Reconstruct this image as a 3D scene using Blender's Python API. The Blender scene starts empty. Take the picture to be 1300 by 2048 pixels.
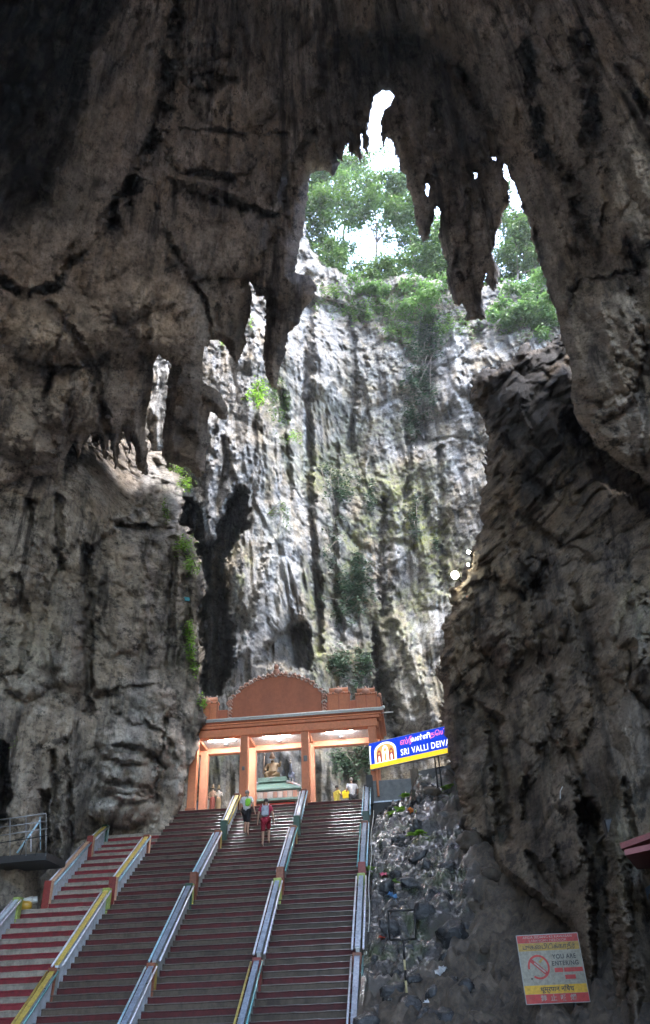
import bpy, bmesh, math, random
import numpy as np
from mathutils import Vector, Matrix
R = math.radians
SC = bpy.context.scene
COL = SC.collection

# ------------------------------------------------------------------ camera, sky, sun, exposure
F = 1547.0                                   # focal length in photo pixels (1300 x 2048)
PITCH, ROLL, YAW = 34.0, 2.45, 5.3
def cam_axes():
    p, r, y = R(PITCH), R(ROLL), R(YAW)
    f = np.array([-math.sin(y)*math.cos(p), math.cos(y)*math.cos(p), math.sin(p)])
    rt = np.array([math.cos(y), math.sin(y), 0.0]); up = np.cross(rt, f)
    return math.cos(r)*rt-math.sin(r)*up, math.sin(r)*rt+math.cos(r)*up, f
AX = cam_axes()
cd = bpy.data.cameras.new('camera'); cam = bpy.data.objects.new('camera', cd); COL.objects.link(cam)
cd.sensor_fit = 'VERTICAL'; cd.sensor_height = 24.0; cd.lens = 24.0*F/2048.0
cd.clip_start = 0.1; cd.clip_end = 2000
cam.matrix_world = Matrix(((AX[0][0], AX[1][0], -AX[2][0], 0), (AX[0][1], AX[1][1], -AX[2][1], 0),
                           (AX[0][2], AX[1][2], -AX[2][2], 0), (0, 0, 0, 1)))
SC.camera = cam
SUN_EL, SUN_AZ = 74.0, 118.0                 # degrees; azimuth clockwise from +Y
w = bpy.data.worlds.new('World'); SC.world = w; w.use_nodes = True
nt = w.node_tree; bg = nt.nodes['Background']
sky = nt.nodes.new('ShaderNodeTexSky'); sky.sky_type = 'NISHITA'; sky.sun_disc = False
sky.sun_elevation = R(SUN_EL); sky.sun_rotation = R(SUN_AZ); sky.air_density = 1.0; sky.dust_density = 2.0; sky.ozone_density = 1.0
nt.links.new(sky.outputs[0], bg.inputs[0]); bg.inputs[1].default_value = 0.15
sl = bpy.data.lights.new('sun', 'SUN'); sl.energy = .6; sl.angle = R(40); sl.color = (1, .97, .92)
so = bpy.data.objects.new('sun', sl); COL.objects.link(so)
sd = Vector((math.sin(R(SUN_AZ))*math.cos(R(SUN_EL)), math.cos(R(SUN_AZ))*math.cos(R(SUN_EL)), math.sin(R(SUN_EL))))
so.rotation_euler = sd.to_track_quat('Z', 'Y').to_euler(); so.location = (0, 40, 120)
SC.view_settings.view_transform = 'Standard'; SC.view_settings.look = 'None'
SC.view_settings.exposure = 3.8; SC.view_settings.gamma = 1.0
SC.cycles.use_denoising = True; SC.cycles.max_bounces = 8; SC.cycles.diffuse_bounces = 5
SC.cycles.glossy_bounces = 3; SC.cycles.transparent_max_bounces = 8; SC.cycles.sample_clamp_indirect = 6
SC.cycles.volume_bounces = 1
SC.cycles.caustics_reflective = False; SC.cycles.caustics_refractive = False

# ------------------------------------------------------------------ helpers
def rays(u, v):
    a = (np.asarray(u, float)-650)/F; b = -(np.asarray(v, float)-1024)/F
    return a[..., None]*AX[0]+b[..., None]*AX[1]+AX[2]
def atY(u, v, Y): d = rays(u, v); return d*(Y/d[1])
def atX(u, v, X): d = rays(u, v); return d*(X/d[0])
def atZ(u, v, Z): d = rays(u, v); return d*(Z/d[2])
def to_px(P):
    P = np.asarray(P); z = P@AX[2]
    return 650+F*(P@AX[0])/z, 1024-F*(P@AX[1])/z
_rs = np.random.RandomState(7)
_PERM = _rs.permutation(4096).astype(np.int64)
_G = _rs.normal(size=(4096, 3)).astype(np.float32); _G /= np.linalg.norm(_G, axis=1)[:, None]
def noise(p, s=0):
    """gradient noise, p (...,3) -> about -1..1"""
    p = np.asarray(p, np.float32); i = np.floor(p).astype(np.int64); f = (p-i).astype(np.float32)
    t = f*f*f*(f*(f*6-15)+10); out = 0
    for dx in (0, 1):
        hx = _PERM[(i[..., 0]+dx+s*131) & 4095]; wx = t[..., 0] if dx else 1-t[..., 0]
        for dy in (0, 1):
            hy = _PERM[(hx+i[..., 1]+dy) & 4095]; wy = wx*(t[..., 1] if dy else 1-t[..., 1])
            for dz in (0, 1):
                g = _G[_PERM[(hy+i[..., 2]+dz) & 4095]]
                n = g[..., 0]*(f[..., 0]-dx)+g[..., 1]*(f[..., 1]-dy)+g[..., 2]*(f[..., 2]-dz)
                out = out+wy*(t[..., 2] if dz else 1-t[..., 2])*n
    return out*1.6
def fbm(p, s=0, o=4, g=.5):
    a, r, k = 1., 0, 1.
    for i in range(o): r = r+a*noise(np.asarray(p)*k, s+i); a *= g; k *= 2.03
    return r
def ridge(p, s=0, o=3, g=.5):
    a, r, k = 1., 0, 1.
    for i in range(o): r = r+a*(1-2*np.abs(noise(np.asarray(p)*k, s+i))); a *= g; k *= 2.05
    return r
def smooth(x, a, b): t = np.clip((x-a)/(b-a), 0, 1); return t*t*(3-2*t)
def poly_sdf(u, v, poly, reach=70.):
    """signed distance in pixels, positive inside, clipped to reach"""
    P = np.array(poly, float); Q = np.roll(P, -1, 0)
    best = np.full(u.shape, reach*reach); ins = np.zeros(u.shape, bool)
    us, vs = u.ravel(), v.ravel(); b = best.ravel(); n = ins.ravel()
    for (x0, y0), (x1, y1) in zip(P, Q):
        if y0 != y1:
            m = (vs > min(y0, y1)) & (vs <= max(y0, y1)) & (us < max(x0, x1)+1)
            k = np.nonzero(m)[0]
            xx = x0+(vs[k]-y0)*(x1-x0)/(y1-y0); n[k] ^= us[k] < xx
        m = (us > min(x0, x1)-reach) & (us < max(x0, x1)+reach) & (vs > min(y0, y1)-reach) & (vs < max(y0, y1)+reach)
        k = np.nonzero(m)[0]
        if len(k):
            dx, dy = x1-x0, y1-y0; L = dx*dx+dy*dy+1e-9
            t = np.clip(((us[k]-x0)*dx+(vs[k]-y0)*dy)/L, 0, 1)
            b[k] = np.minimum(b[k], (us[k]-x0-t*dx)**2+(vs[k]-y0-t*dy)**2)
    d = np.sqrt(b).reshape(u.shape)
    return np.where(n.reshape(u.shape), d, -d)
def line_dist(u, v, pl, reach):
    us, vs = u.ravel(), v.ravel(); b = np.full(us.shape, reach*reach, float)
    for (x0, y0), (x1, y1) in zip(pl[:-1], pl[1:]):
        m = (us > min(x0, x1)-reach) & (us < max(x0, x1)+reach) & (vs > min(y0, y1)-reach) & (vs < max(y0, y1)+reach)
        k = np.nonzero(m)[0]
        if not len(k): continue
        dx, dy = x1-x0, y1-y0; L = dx*dx+dy*dy+1e-9
        t = np.clip(((us[k]-x0)*dx+(vs[k]-y0)*dy)/L, 0, 1)
        b[k] = np.minimum(b[k], (us[k]-x0-t*dx)**2+(vs[k]-y0-t*dy)**2)
    return np.sqrt(b).reshape(u.shape)
def interp(u, v, pts, lam=.02):
    """smooth thin-plate surface through the distance marks (u, v, Y)"""
    A = np.array(pts, float); x = A[:, :2]/500.; n = len(x)
    def ker(r2): return np.where(r2 > 1e-12, .5*r2*np.log(np.maximum(r2, 1e-12)), 0)
    K = ker(((x[:, None]-x[None])**2).sum(-1))+lam*np.eye(n); T = np.c_[np.ones(n), x]
    sol = np.linalg.solve(np.block([[K, T], [T.T, np.zeros((3, 3))]]), np.r_[A[:, 2], 0, 0, 0])
    uu, vv = np.clip(u, -350, 1650)/500., np.clip(v, -350, 2300)/500.
    out = sol[n]+sol[n+1]*uu+sol[n+2]*vv
    for i in range(n): out = out+sol[i]*ker((uu-x[i, 0])**2+(vv-x[i, 1])**2)
    return np.clip(out, A[:, 2].min()-2, A[:, 2].max()+2)
def worley(p, s=0):
    """2-D cells: rounded bulge height 0..1, zero in the creases"""
    i = np.floor(p).astype(np.int64); f1 = np.full(len(p), 9.); f2 = f1.copy()
    for dx in (-1, 0, 1):
        for dy in (-1, 0, 1):
            cx, cy = i[:, 0]+dx, i[:, 1]+dy; h = _PERM[(_PERM[(cx+s*57) & 4095]+cy) & 4095]
            jx = _G[h, 0]*.5+.5; jy = _G[h, 1]*.5+.5; d = (cx+jx-p[:, 0])**2+(cy+jy-p[:, 1])**2
            f2 = np.minimum(f2, np.maximum(f1, d)); f1 = np.minimum(f1, d)
    return np.clip((np.sqrt(f2)-np.sqrt(f1))*1.6, 0, 1)**.6
def bulges(u, v, lst):
    r = np.zeros(u.shape)
    for x, y, ru, rv, a in lst: r = r+a*np.sqrt(np.clip(1-((u-x)/ru)**2-((v-y)/rv)**2, 0, 1))
    return r
def axis(lo, a, b, hi, step, far=30.):
    mid = np.arange(a, b, step); out = []
    x, s = a, step
    while x > lo: s = min(s*1.25, far); x -= s; out.append(x)
    left = out[::-1]; out = []; x, s = mid[-1], step
    while x < hi: s = min(s*1.25, far); x += s; out.append(x)
    return np.concatenate([left, mid, out])
def tag(o, label=None, cat=None, group=None, kind=None):
    if label: o['label'] = label
    if cat: o['category'] = cat
    if group: o['group'] = group
    if kind: o['kind'] = kind
    return o
def mesh_obj(name, verts, faces, mat=None, parent=None, smooth_shade=False):
    me = bpy.data.meshes.new(name); me.from_pydata([tuple(map(float, q)) for q in verts], [], [tuple(map(int, q)) for q in faces]); me.update()
    if mat: me.materials.append(mat)
    if smooth_shade: me.polygons.foreach_set('use_smooth', [True]*len(me.polygons))
    o = bpy.data.objects.new(name, me); COL.objects.link(o); o.parent = parent
    return o
def quads_obj(name, V, Q, mat, parent=None, shade=True):
    me = bpy.data.meshes.new(name); nq = len(Q)
    me.vertices.add(len(V)); me.vertices.foreach_set('co', np.asarray(V, np.float32).ravel())
    me.loops.add(nq*4); me.loops.foreach_set('vertex_index', np.asarray(Q, np.int32).ravel())
    me.polygons.add(nq); me.polygons.foreach_set('loop_start', np.arange(0, nq*4, 4, dtype=np.int32))
    me.update(calc_edges=True); me.validate()
    if shade: me.polygons.foreach_set('use_smooth', np.ones(nq, bool))
    me.materials.append(mat)
    o = bpy.data.objects.new(name, me); COL.objects.link(o); o.parent = parent
    return o
def attr(o, name, vals):
    a = o.data.attributes.new(name, 'FLOAT', 'POINT'); a.data.foreach_set('value', np.asarray(vals, np.float32))

def attr3(o, name, vals):
    a = o.data.attributes.new(name, 'FLOAT_VECTOR', 'POINT'); a.data.foreach_set('vector', np.asarray(vals, np.float32).ravel())

# ------------------------------------------------------------------ materials
class NT:
    def __init__(s, name):
        s.m = bpy.data.materials.new(name); s.m.use_nodes = True; s.t = s.m.node_tree; s.b = s.t.nodes['Principled BSDF']
    def n(s, kind, **kw):
        nd = s.t.nodes.new(kind)
        for k, v in kw.items():
            if k.startswith('i_'):
                key = k[2:]; key = int(key) if key.isdigit() else key.replace('_', ' ')
                nd.inputs[key].default_value = v
            else: setattr(nd, k, v)
        return nd
    def l(s, a, b): s.t.links.new(a, b)
    def coord(s, scale=(1, 1, 1)):
        g = s.n('ShaderNodeNewGeometry'); mp = s.n('ShaderNodeMapping'); mp.inputs['Scale'].default_value = scale
        s.l(g.outputs['Position'], mp.inputs[0]); return mp.outputs[0]
    def rest(s, scale=(1, 1, 1)):
        g = s.n('ShaderNodeAttribute'); g.attribute_name = 'rest'; mp = s.n('ShaderNodeMapping'); mp.inputs['Scale'].default_value = scale
        s.l(g.outputs['Vector'], mp.inputs[0]); return mp.outputs[0]
    def obcoord(s, scale=(1, 1, 1)):
        g = s.n('ShaderNodeTexCoord'); mp = s.n('ShaderNodeMapping'); mp.inputs['Scale'].default_value = scale
        s.l(g.outputs['Object'], mp.inputs[0]); return mp.outputs[0]
    def noise(s, vec, scale, detail=4, rough=.6, dist=0):
        x = s.n('ShaderNodeTexNoise', i_Scale=scale, i_Detail=detail, i_Roughness=rough, i_Distortion=dist); s.l(vec, x.inputs['Vector']); return x.outputs['Fac']
    def ramp(s, fac, stops):
        r = s.n('ShaderNodeValToRGB'); e = r.color_ramp.elements
        while len(e) < len(stops): e.new(.5)
        for el, (p, c) in zip(e, stops): el.position = p; el.color = (*c, 1) if len(c) == 3 else c
        s.l(fac, r.inputs[0]); return r.outputs[0]
    def mix(s, fac, a, b, mode='MIX'):
        x = s.n('ShaderNodeMix', data_type='RGBA', blend_type=mode)
        for v, i in ((fac, 0), (a, 6), (b, 7)):
            if hasattr(v, 'links') or hasattr(v, 'is_linked'): s.l(v, x.inputs[i])
            else: x.inputs[i].default_value = v if i == 0 else (*v, 1)
        return x.outputs[2]
    def math(s, op, a, b=0.):
        x = s.n('ShaderNodeMath', operation=op)
        for v, i in ((a, 0), (b, 1)):
            if hasattr(v, 'is_linked'): s.l(v, x.inputs[i])
            else: x.inputs[i].default_value = v
        return x.outputs[0]
    def at(s, name): x = s.n('ShaderNodeAttribute'); x.attribute_name = name; return x.outputs['Fac']
    def bump(s, h, strength=.5, dist=.1):
        x = s.n('ShaderNodeBump', i_Strength=strength, i_Distance=dist); s.l(h, x.inputs['Height']); s.l(x.outputs[0], s.b.inputs['Normal'])
    def col(s, c):
        if hasattr(c, 'is_linked'): s.l(c, s.b.inputs['Base Color'])
        else: s.b.inputs['Base Color'].default_value = (*c, 1)
        return s
    def set(s, **kw):
        for k, v in kw.items(): s.b.inputs[k.replace('_', ' ')].default_value = v
        return s

def rock_material(name, base, dark, warm, calcite=(.62, .60, .56), moss=(.15, .16, .055), rough=.85, bump=1.0):
    """limestone: base/dark/warm stone mixed by noise, attributes calcite, moss and stain place deposits; the dark one also paints in shade"""
    k = NT(name); c = k.rest(); cv = k.rest((1, 1, .16))
    n1 = k.noise(c, .35, 6, .62); n2 = k.noise(cv, 1.1, 7, .65); n3 = k.noise(c, 2.2, 8, .7); n4 = k.noise(c, 7., 8, .75)
    col = k.mix(k.ramp(n1, [(.40, (0, 0, 0)), (.60, (1, 1, 1))]), base, warm)
    pale = k.ramp(k.math('ADD', k.math('MULTIPLY', k.noise(c, .8, 8, .68), .6), k.math('MULTIPLY', n2, .4)), [(.50, (0, 0, 0)), (.57, (1, 1, 1))])
    col = k.mix(k.math('MULTIPLY', pale, .8), col, tuple(min(.6, x*1.55+.03) for x in base))
    col = k.mix(k.ramp(n2, [(.50, (0, 0, 0)), (.62, (1, 1, 1))]), col, dark)
    col = k.mix(k.math('MULTIPLY', k.ramp(k.noise(c, 1.7, 9, .75), [(.54, (0, 0, 0)), (.61, (1, 1, 1))]), .85), col, tuple(x*.45 for x in dark))
    cal = k.math('MULTIPLY', k.at('calcite'), k.ramp(k.math('ADD', k.math('MULTIPLY', n2, .6), k.math('MULTIPLY', n3, .4)), [(.62, (1, 1, 1)), (.42, (.25, .25, .25))][::-1]))
    col = k.mix(cal, col, calcite)
    col = k.mix(k.math('MULTIPLY', k.at('moss'), k.ramp(n3, [(.38, (0, 0, 0)), (.6, (1, 1, 1))])), col, moss)
    col = k.mix(k.at('stain_shade'), col, (.03, .027, .026))  # dark tone for stains and for painted shade
    v = k.ramp(n3, [(.30, (.45, .45, .45)), (.5, (1, 1, 1)), (.70, (1.4, 1.4, 1.4))])
    col = k.mix(1., col, v, 'MULTIPLY')
    pit = k.ramp(n4, [(.33, (.35, .35, .35)), (.46, (1, 1, 1)), (.62, (1.25, 1.25, 1.25))]); col = k.mix(1., col, pit, 'MULTIPLY')
    k.col(col); k.set(Roughness=rough, Specular_IOR_Level=.25)
    h = k.math('ADD', k.math('MULTIPLY', n3, .6), k.math('ADD', k.math('MULTIPLY', n4, .16), k.math('MULTIPLY', n2, .5)))
    k.bump(h, bump, .35)
    return k.m
M = {}
M['near'] = rock_material('near_limestone', calcite=(.52, .45, .375), base=(.29, .25, .215), dark=(.075, .063, .056), warm=(.36, .285, .215))
M['pillar'] = rock_material('pillar_limestone', (.29, .255, .215), (.075, .065, .056), (.34, .28, .215))
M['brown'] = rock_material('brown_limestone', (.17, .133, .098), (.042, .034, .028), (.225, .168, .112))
M['cliff'] = rock_material('pale_limestone', (.20, .198, .19), (.085, .084, .08), (.25, .21, .15), calcite=(.36, .375, .395), bump=.8)

# ------------------------------------------------------------------ rock sheets
SURF = {}
def dome_range(d):
    d = d/np.linalg.norm(d, axis=-1, keepdims=True)
    return 1/np.sqrt((d[..., 0]/36)**2+(d[..., 1]/36)**2+(d[..., 2]/58)**2)
def rock_sheet(name, mat, polys, cuts, ua, va, ypts, sculpt, sig=110., edge=(22., 1.1), bigamp=1.2, cell=.55, knob=.16, jit=5., blend=None, rim=(1.0, 3.0, 7.0), flut=1.0, lump=1.0, masks=None, seed=0, fine=1., fsc=1.9, arc=0.):
    """a rock face as a fine grid of points at their real distance; outline from polys minus cuts; rounded lips and thick rims"""
    U, Vv = np.meshgrid(ua, va)
    q = np.stack([U/26, Vv/26, np.full_like(U, seed*3.7)], -1)
    ju = fbm(q, seed+1, 4, .62)*jit*1.15; jv = fbm(q+9.3, seed+2, 4, .62)*jit*1.15
    q2 = np.stack([U/70, Vv/330, np.full_like(U, 1.3)], -1)
    d = poly_sdf(U+ju, Vv+jv, polys)
    for c in cuts: d = np.minimum(d, -poly_sdf(U+ju*.5, Vv+jv*.5, c))
    need = d > -6
    Y = interp(U, Vv, ypts)
    dr = rays(U, Vv); sc = 1/dr[..., 1:2]
    Y0 = Y
    if sculpt: Y = Y+sculpt(U+ju*1.2, Vv+jv*1.2)
    k = np.nonzero(need.ravel())[0]
    P = (dr*sc*Y[..., None]).reshape(-1, 3)[k]
    rr0 = float(np.median(Y0)); R0 = dr*sc*Y0[..., None]; rest_all = np.stack([np.arctan2(dr[..., 0], dr[..., 1])*rr0*1.08, Y0*.10, R0[..., 2] if not arc else np.arctan2(dr[..., 2], np.hypot(dr[..., 0], dr[..., 1]))*arc], -1).reshape(-1, 3); P0 = rest_all[k]
    S = P.copy(); S[:, 2] *= .8
    warp = np.stack([fbm(S/5.+3.1, seed+3, 3), fbm(S/5.+8.7, seed+4, 3), fbm(S/5.+5.5, seed+5, 3)], -1)
    W = P+warp*.40
    sw = np.stack([noise(P/np.array([9., 9., 7.])+2.2, seed+33), noise(P/np.array([9., 9., 7.])+6.2, seed+34), 0*P[:, 0]], -1)*.55
    Wf = P0+sw
    st = np.array([1, 1, .13])
    big = fbm(W/np.array([7, 7, 10.]), seed+6, 3)*bigamp
    fl = ridge(Wf*st/fsc+1.7, seed+10, 3, .6)
    lm = np.abs(fbm(Wf*np.array([1, 1, .55])/2.6, seed+15, 3, .42))
    crack = smooth(np.abs(noise(Wf*np.array([1, 1, .45])/4.5, seed+20)), .0, .09)
    sm = fbm(Wf*np.array([1, 1, .5])/.55, seed+24, 4, .6)
    pit = smooth(noise(Wf*np.array([1, 1, .6])/.9, seed+29), .42, .75)
    mod = smooth(fbm(W/9., seed+31, 2), -.35, .4)
    ww = np.stack([Wf[:, 0]+fbm(Wf/1.1, seed+50, 2)*.45, Wf[:, 2]*.62+fbm(Wf/1.3+4, seed+52, 2)*.45], -1)
    cellb = worley(ww/3.4, seed+1)*(.35+.9*mod)*cell*1.8+worley(ww/1.1+3.3, seed+2)*knob*1.6*(.4+.8*(1-mod))
    rag = fbm(Wf*np.array([1, 1, .4])/.30, seed+36, 3, .6)
    disp = big-cellb-fl*.30*flut*(.35+.9*mod)-lm*.80*lump+(1-crack)*.32+sm*.15*fine+rag*.085*fine+pit*.35*(1-mod*.5)
    dd = d.ravel()[k]; t = np.clip(dd/edge[0], 0, 1)
    disp = disp*(.35+.65*t)+edge[1]*(1-np.sqrt(np.clip(1-(1-t)**2, 0, 1)))
    Yf = Y.ravel().copy(); Yf[k] += disp
    Pf = (dr*sc).reshape(-1, 3)*Yf[:, None]
    if blend is not None:
        bw = blend(U, Vv).ravel()[:, None]
        rg = (dome_range(dr)[..., None]*dr/np.linalg.norm(dr, axis=-1, keepdims=True)).reshape(-1, 3)
        Pf = Pf*(1-bw)+rg*bw
    ny, nx = U.shape; ok = d > -.5
    fm = ok[:-1, :-1] & ok[1:, :-1] & ok[:-1, 1:] & ok[1:, 1:]
    ids = np.arange(ny*nx).reshape(ny, nx)
    Q = np.stack([ids[:-1, :-1], ids[1:, :-1], ids[1:, 1:], ids[:-1, 1:]], -1)[fm]
    # rims: boundary edges between a kept face and a dropped neighbour inside the grid
    E = []
    pad = np.zeros((ny+1, nx+1), bool); pad[1:-1, 1:-1] = fm
    h = pad[1:, 1:-1] != pad[:-1, 1:-1]          # horizontal edges at row i between col j,j+1  (ny, nx-1)
    up_in = pad[:-1, 1:-1]
    ii, jj = np.nonzero(h); inner = (ii > 0) & (ii < ny-1); ii, jj = ii[inner], jj[inner]
    a, b = ids[ii, jj], ids[ii, jj+1]; s = up_in[ii, jj]
    E.append(np.where(s[:, None], np.stack([b, a], -1), np.stack([a, b], -1)))
    vv = pad[1:-1, 1:] != pad[1:-1, :-1]
    lf = pad[1:-1, :-1]
    ii, jj = np.nonzero(vv); inner = (jj > 0) & (jj < nx-1); ii, jj = ii[inner], jj[inner]
    a, b = ids[ii, jj], ids[ii+1, jj]; s = lf[ii, jj]
    E.append(np.where(s[:, None], np.stack([a, b], -1), np.stack([b, a], -1)))
    E = np.concatenate(E)
    bv, inv = np.unique(E.ravel(), return_inverse=True); inv = inv.reshape(-1, 2)
    V = [Pf]; off = len(Pf); prev = bv; RQ = []
    dirs = dr.reshape(-1, 3)[bv]; dirs = dirs/np.linalg.norm(dirs, axis=1)[:, None]
    for r_ in rim:
        nv = Pf[bv]+dirs*r_+np.stack([noise(Pf[bv]/.8+i*5+r_, 40+i) for i in range(3)], -1)*.06*r_
        V.append(nv); cur = np.arange(off, off+len(bv)); off += len(bv)
        RQ.append(np.stack([prev[inv[:, 0]], prev[inv[:, 1]], cur[inv[:, 1]], cur[inv[:, 0]]], -1)); prev = cur
    RS = np.concatenate([rest_all]+V[1:]); V = np.concatenate(V); Q = np.concatenate([Q]+RQ)
    SURF[name] = (np.asarray(ua), np.asarray(va), Yf.reshape(ny, nx))
    used, inv2 = np.unique(Q.ravel(), return_inverse=True); Q = inv2.reshape(-1, 4); V = V[used]
    o = quads_obj(name, V, Q, mat); attr3(o, 'rest', RS[used])
    uu, vv_ = to_px(V)
    ms = masks(V, uu, vv_) if masks else {}
    for a_ in ('calcite', 'moss', 'stain_shade'): attr(o, a_, ms.get(a_, np.zeros(len(V))))
    tag(o, kind='structure')
    return o
def strokes(lst):
    def f(u, v):
        r = np.zeros(u.shape)
        for pl, wd, dep in lst:
            D = line_dist(u, v, pl, wd*2.2); r = r+dep*(np.exp(-(D/wd)**4*1.5) if dep > 0 else np.exp(-(D/wd)**2*1.6))
        return r
    return f
def blobs(u, v, lst):
    r = np.zeros(u.shape)
    for x, y, rx, ry, a in lst: r = r+a*np.exp(-((u-x)/rx)**2-((v-y)/ry)**2)
    return np.clip(r, 0, 1)

RIGHT = [(764,181),(779,184),(789,192),(781,207),(767,222),(762,240),(761,265),(766,300),(770,285),(775,276),(782,280),(787,295),(797,320),(800,340),(811,350),(816,375),(827,410),(831,440),(837,465),(846,482),(855,480),(859,465),(865,440),(870,420),(876,414),(881,425),(880,450),(877,475),(885,500),(894,530),(895,560),(902,585),(910,610),(919,615),(922,605),(935,625),(931,644),(945,639),(970,635),(967,615),(962,585),(970,560),(972,545),(976,550),(977,570),(986,582),(995,565),(996,540),(990,522),(985,505),(990,490),(992,465),(1002,445),(1010,420),(1017,410),(1017,380),(1011,360),(1007,345),(1006,330),(1011,327),(1020,350),(1030,375),(1042,405),(1055,440),(1065,475),(1080,525),(1092,560),(1097,590),(1112,620),(1120,660),(1122,675),(1137,715),(1145,750),(1142,790),(1147,825),(1170,860),(1200,895),(1240,925),(1300,965),(1500,1080),(1800,1250),(2300,1500)]
LEFT = [(-1000,1010),(0,985),(60,960),(100,955),(118,985),(132,915),(145,885),(158,925),(166,890),(182,865),(192,905),(200,872),(208,925),(220,872),(230,940),(238,890),(248,858),(258,912),(264,880),(272,910),(284,948),(295,950),(295,925),(290,880),(292,825),(305,775),(307,725),(320,707),(342,732),(337,750),(332,800),(325,850),(327,910),(340,927),(375,935),(390,955),(400,956),(412,945),(412,910),(420,885),(415,860),(420,822),(437,837),(455,837),(455,815),(440,785),(420,770),(404,765),(404,708),(412,692),(422,680),(435,680),(452,695),(460,710),(475,732),(490,685),(492,650),(500,630),(502,600),(500,560),(505,575),(515,592),(525,590),(530,600),(530,650),(527,710),(532,750),(542,775),(555,770),(562,730),(572,700),(575,670),(595,650),(605,620),(631,595),(634,570),(620,550),(590,545),(592,525),(597,500),(607,465),(612,425),(615,380),(620,345),(650,340),(668,352),(680,330),(667,302),(682,328),(690,295),(697,283),(703,310),(712,303),(720,328),(724,310),(721,275),(724,265),(727,295),(735,307),(739,280),(735,260),(732,245),(736,245),(744,215),(747,195)]
HOLE = RIGHT+[(2300,3200),(-1000,3200)]+LEFT
FRAME = [(-1200,-1200),(2600,-1200),(2600,3000),(-1200,3000)]
small_holes = [[(850,368),(858,366),(859,382),(855,400),(851,385)], [(947,345),(953,345),(955,354),(949,357)], [(982,313),(991,314),(990,321),(983,322)], [(999,300),(1003,302),(1002,306),(999,305)]]

def a1_sculpt(u, v):
    s = strokes([([(358,-40),(352,40),(340,150),(322,250),(292,330),(255,392),(222,440)], 16, 3.0),
                 ([(262,380),(232,420),(215,450),(228,462)], 18, 1.6),
                 ([(215,460),(190,500),(140,530),(112,575),(60,590)], 11, 1.1),
                 ([(312,410),(330,460),(345,495),(362,525),(383,562),(408,598),(420,655),(425,690)], 7, 1.3),
                 ([(360,520),(395,570),(425,605),(440,615)], 5, -.5),
                 ([(40,590),(100,612),(140,660),(165,705),(190,745),(197,800),(215,860)], 11, 1.0),
                 ([(0,560),(45,592)], 9, .8),
                 ([(350,390),(430,400),(480,414),(545,432)], 9, 1.0),
                 ([(340,350),(420,370),(480,390)], 16, -.7),
                 ([(360,262),(440,264),(500,270),(580,272)], 7, .8),
                 ([(375,345),(440,350),(480,375)], 8, .6),
                 ([(385,160),(418,150),(470,165)], 8, .7),
                 ([(425,60),(432,120),(440,170)], 9, .8),
                 ([(95,720),(130,660),(140,610)], 6, .5), ([(110,730),(85,800)], 5, .5),
                 ([(290,620),(295,680),(285,740)], 9, .7),
                 ([(545,430),(520,470),(500,500)], 12, -.5), ([(620,250),(590,300),(560,360),(545,420)], 5, -.7),
                 ([(630,230),(600,320),(575,400),(560,470),(525,520)], 12, .9),
                 # right wall
                 ([(1050,100),(1062,150),(1075,215),(1085,270),(1090,305)], 15, 2.0),
                 ([(1160,80),(1180,160),(1190,230),(1180,280)], 22, 1.3),
                 ([(1100,320),(1140,350),(1165,390),(1150,430),(1180,480)], 16, 1.2),
                 ([(1045,395),(1070,440),(1085,500)], 7, .9), ([(1120,420),(1135,470),(1150,520)], 10, .7),
                 ([(1180,560),(1220,555),(1255,545)], 7, .8), ([(1195,250),(1205,300),(1215,420),(1200,520)], 9, .6),
                 ([(1240,140),(1280,200),(1310,260)], 12, .8), ([(1140,780),(1165,800),(1200,805)], 8, .8),
                 ([(1130,600),(1150,680),(1160,760)], 12, -.6), ([(1200,620),(1230,720),(1270,800)], 14, -.6), ([(1260,480),(1290,560)], 12, .6),
                 # stalactite
                 ([(900,330),(905,430),(915,520),(925,590)], 8, .8), ([(935,380),(940,470),(945,560)], 7, .6), ([(845,300),(850,400),(850,470)], 12, -.8),
                 ([(960,400),(958,480),(965,545)], 8, -.6), ([(870,180),(880,280),(885,400)], 10, .6), ([(985,360),(985,430)], 10, -.6),
                 ([(920,140),(960,220),(985,300),(1000,330)], 12, 1.3)])(u, v)
    s = s+1.6*bulges(u, v, [(120,660,115,75,-1.3),(345,640,85,95,-1.6),(440,500,110,60,-1.0),(430,300,100,60,-1.0),(470,190,90,70,-.9),(250,560,90,80,-.8),(400,110,60,70,-.8),(180,800,90,70,-1.0),(60,850,80,80,-.9),(560,560,40,80,-.8),(1210,690,80,150,-1.3),(1250,400,80,110,-1.1),(1010,140,55,110,-1.0),(1120,520,40,110,-.8),(1150,230,40,110,-.8),(1260,860,80,70,-1.0),(1120,60,60,80,-.7)])
    s = np.where(s > 0, s*1.45*np.clip(.6+1.1*fbm(np.stack([u/45., v/45., 0*u+3.3], -1), 71, 3), .05, 1.6), s)
    # deep recess high on the left, behind the pale rib
    rec = poly_sdf(u, v, [(-900,-900),(270,-900),(255,0),(215,60),(180,100),(172,200),(140,290),(108,370),(100,415),(60,440),(0,465),(-300,520),(-900,560)], 60)
    s = s+9.0*smooth(rec, -4, 30)*1.9
    st = poly_sdf(u, v, [(660,60),(800,40),(830,50),(905,110),(965,150),(1000,330),(1010,420),(960,660),(830,520),(795,330),(765,180),(720,330),(640,290),(610,200)], 70)
    return s+2.2*smooth(st, -6, 40)
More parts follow.
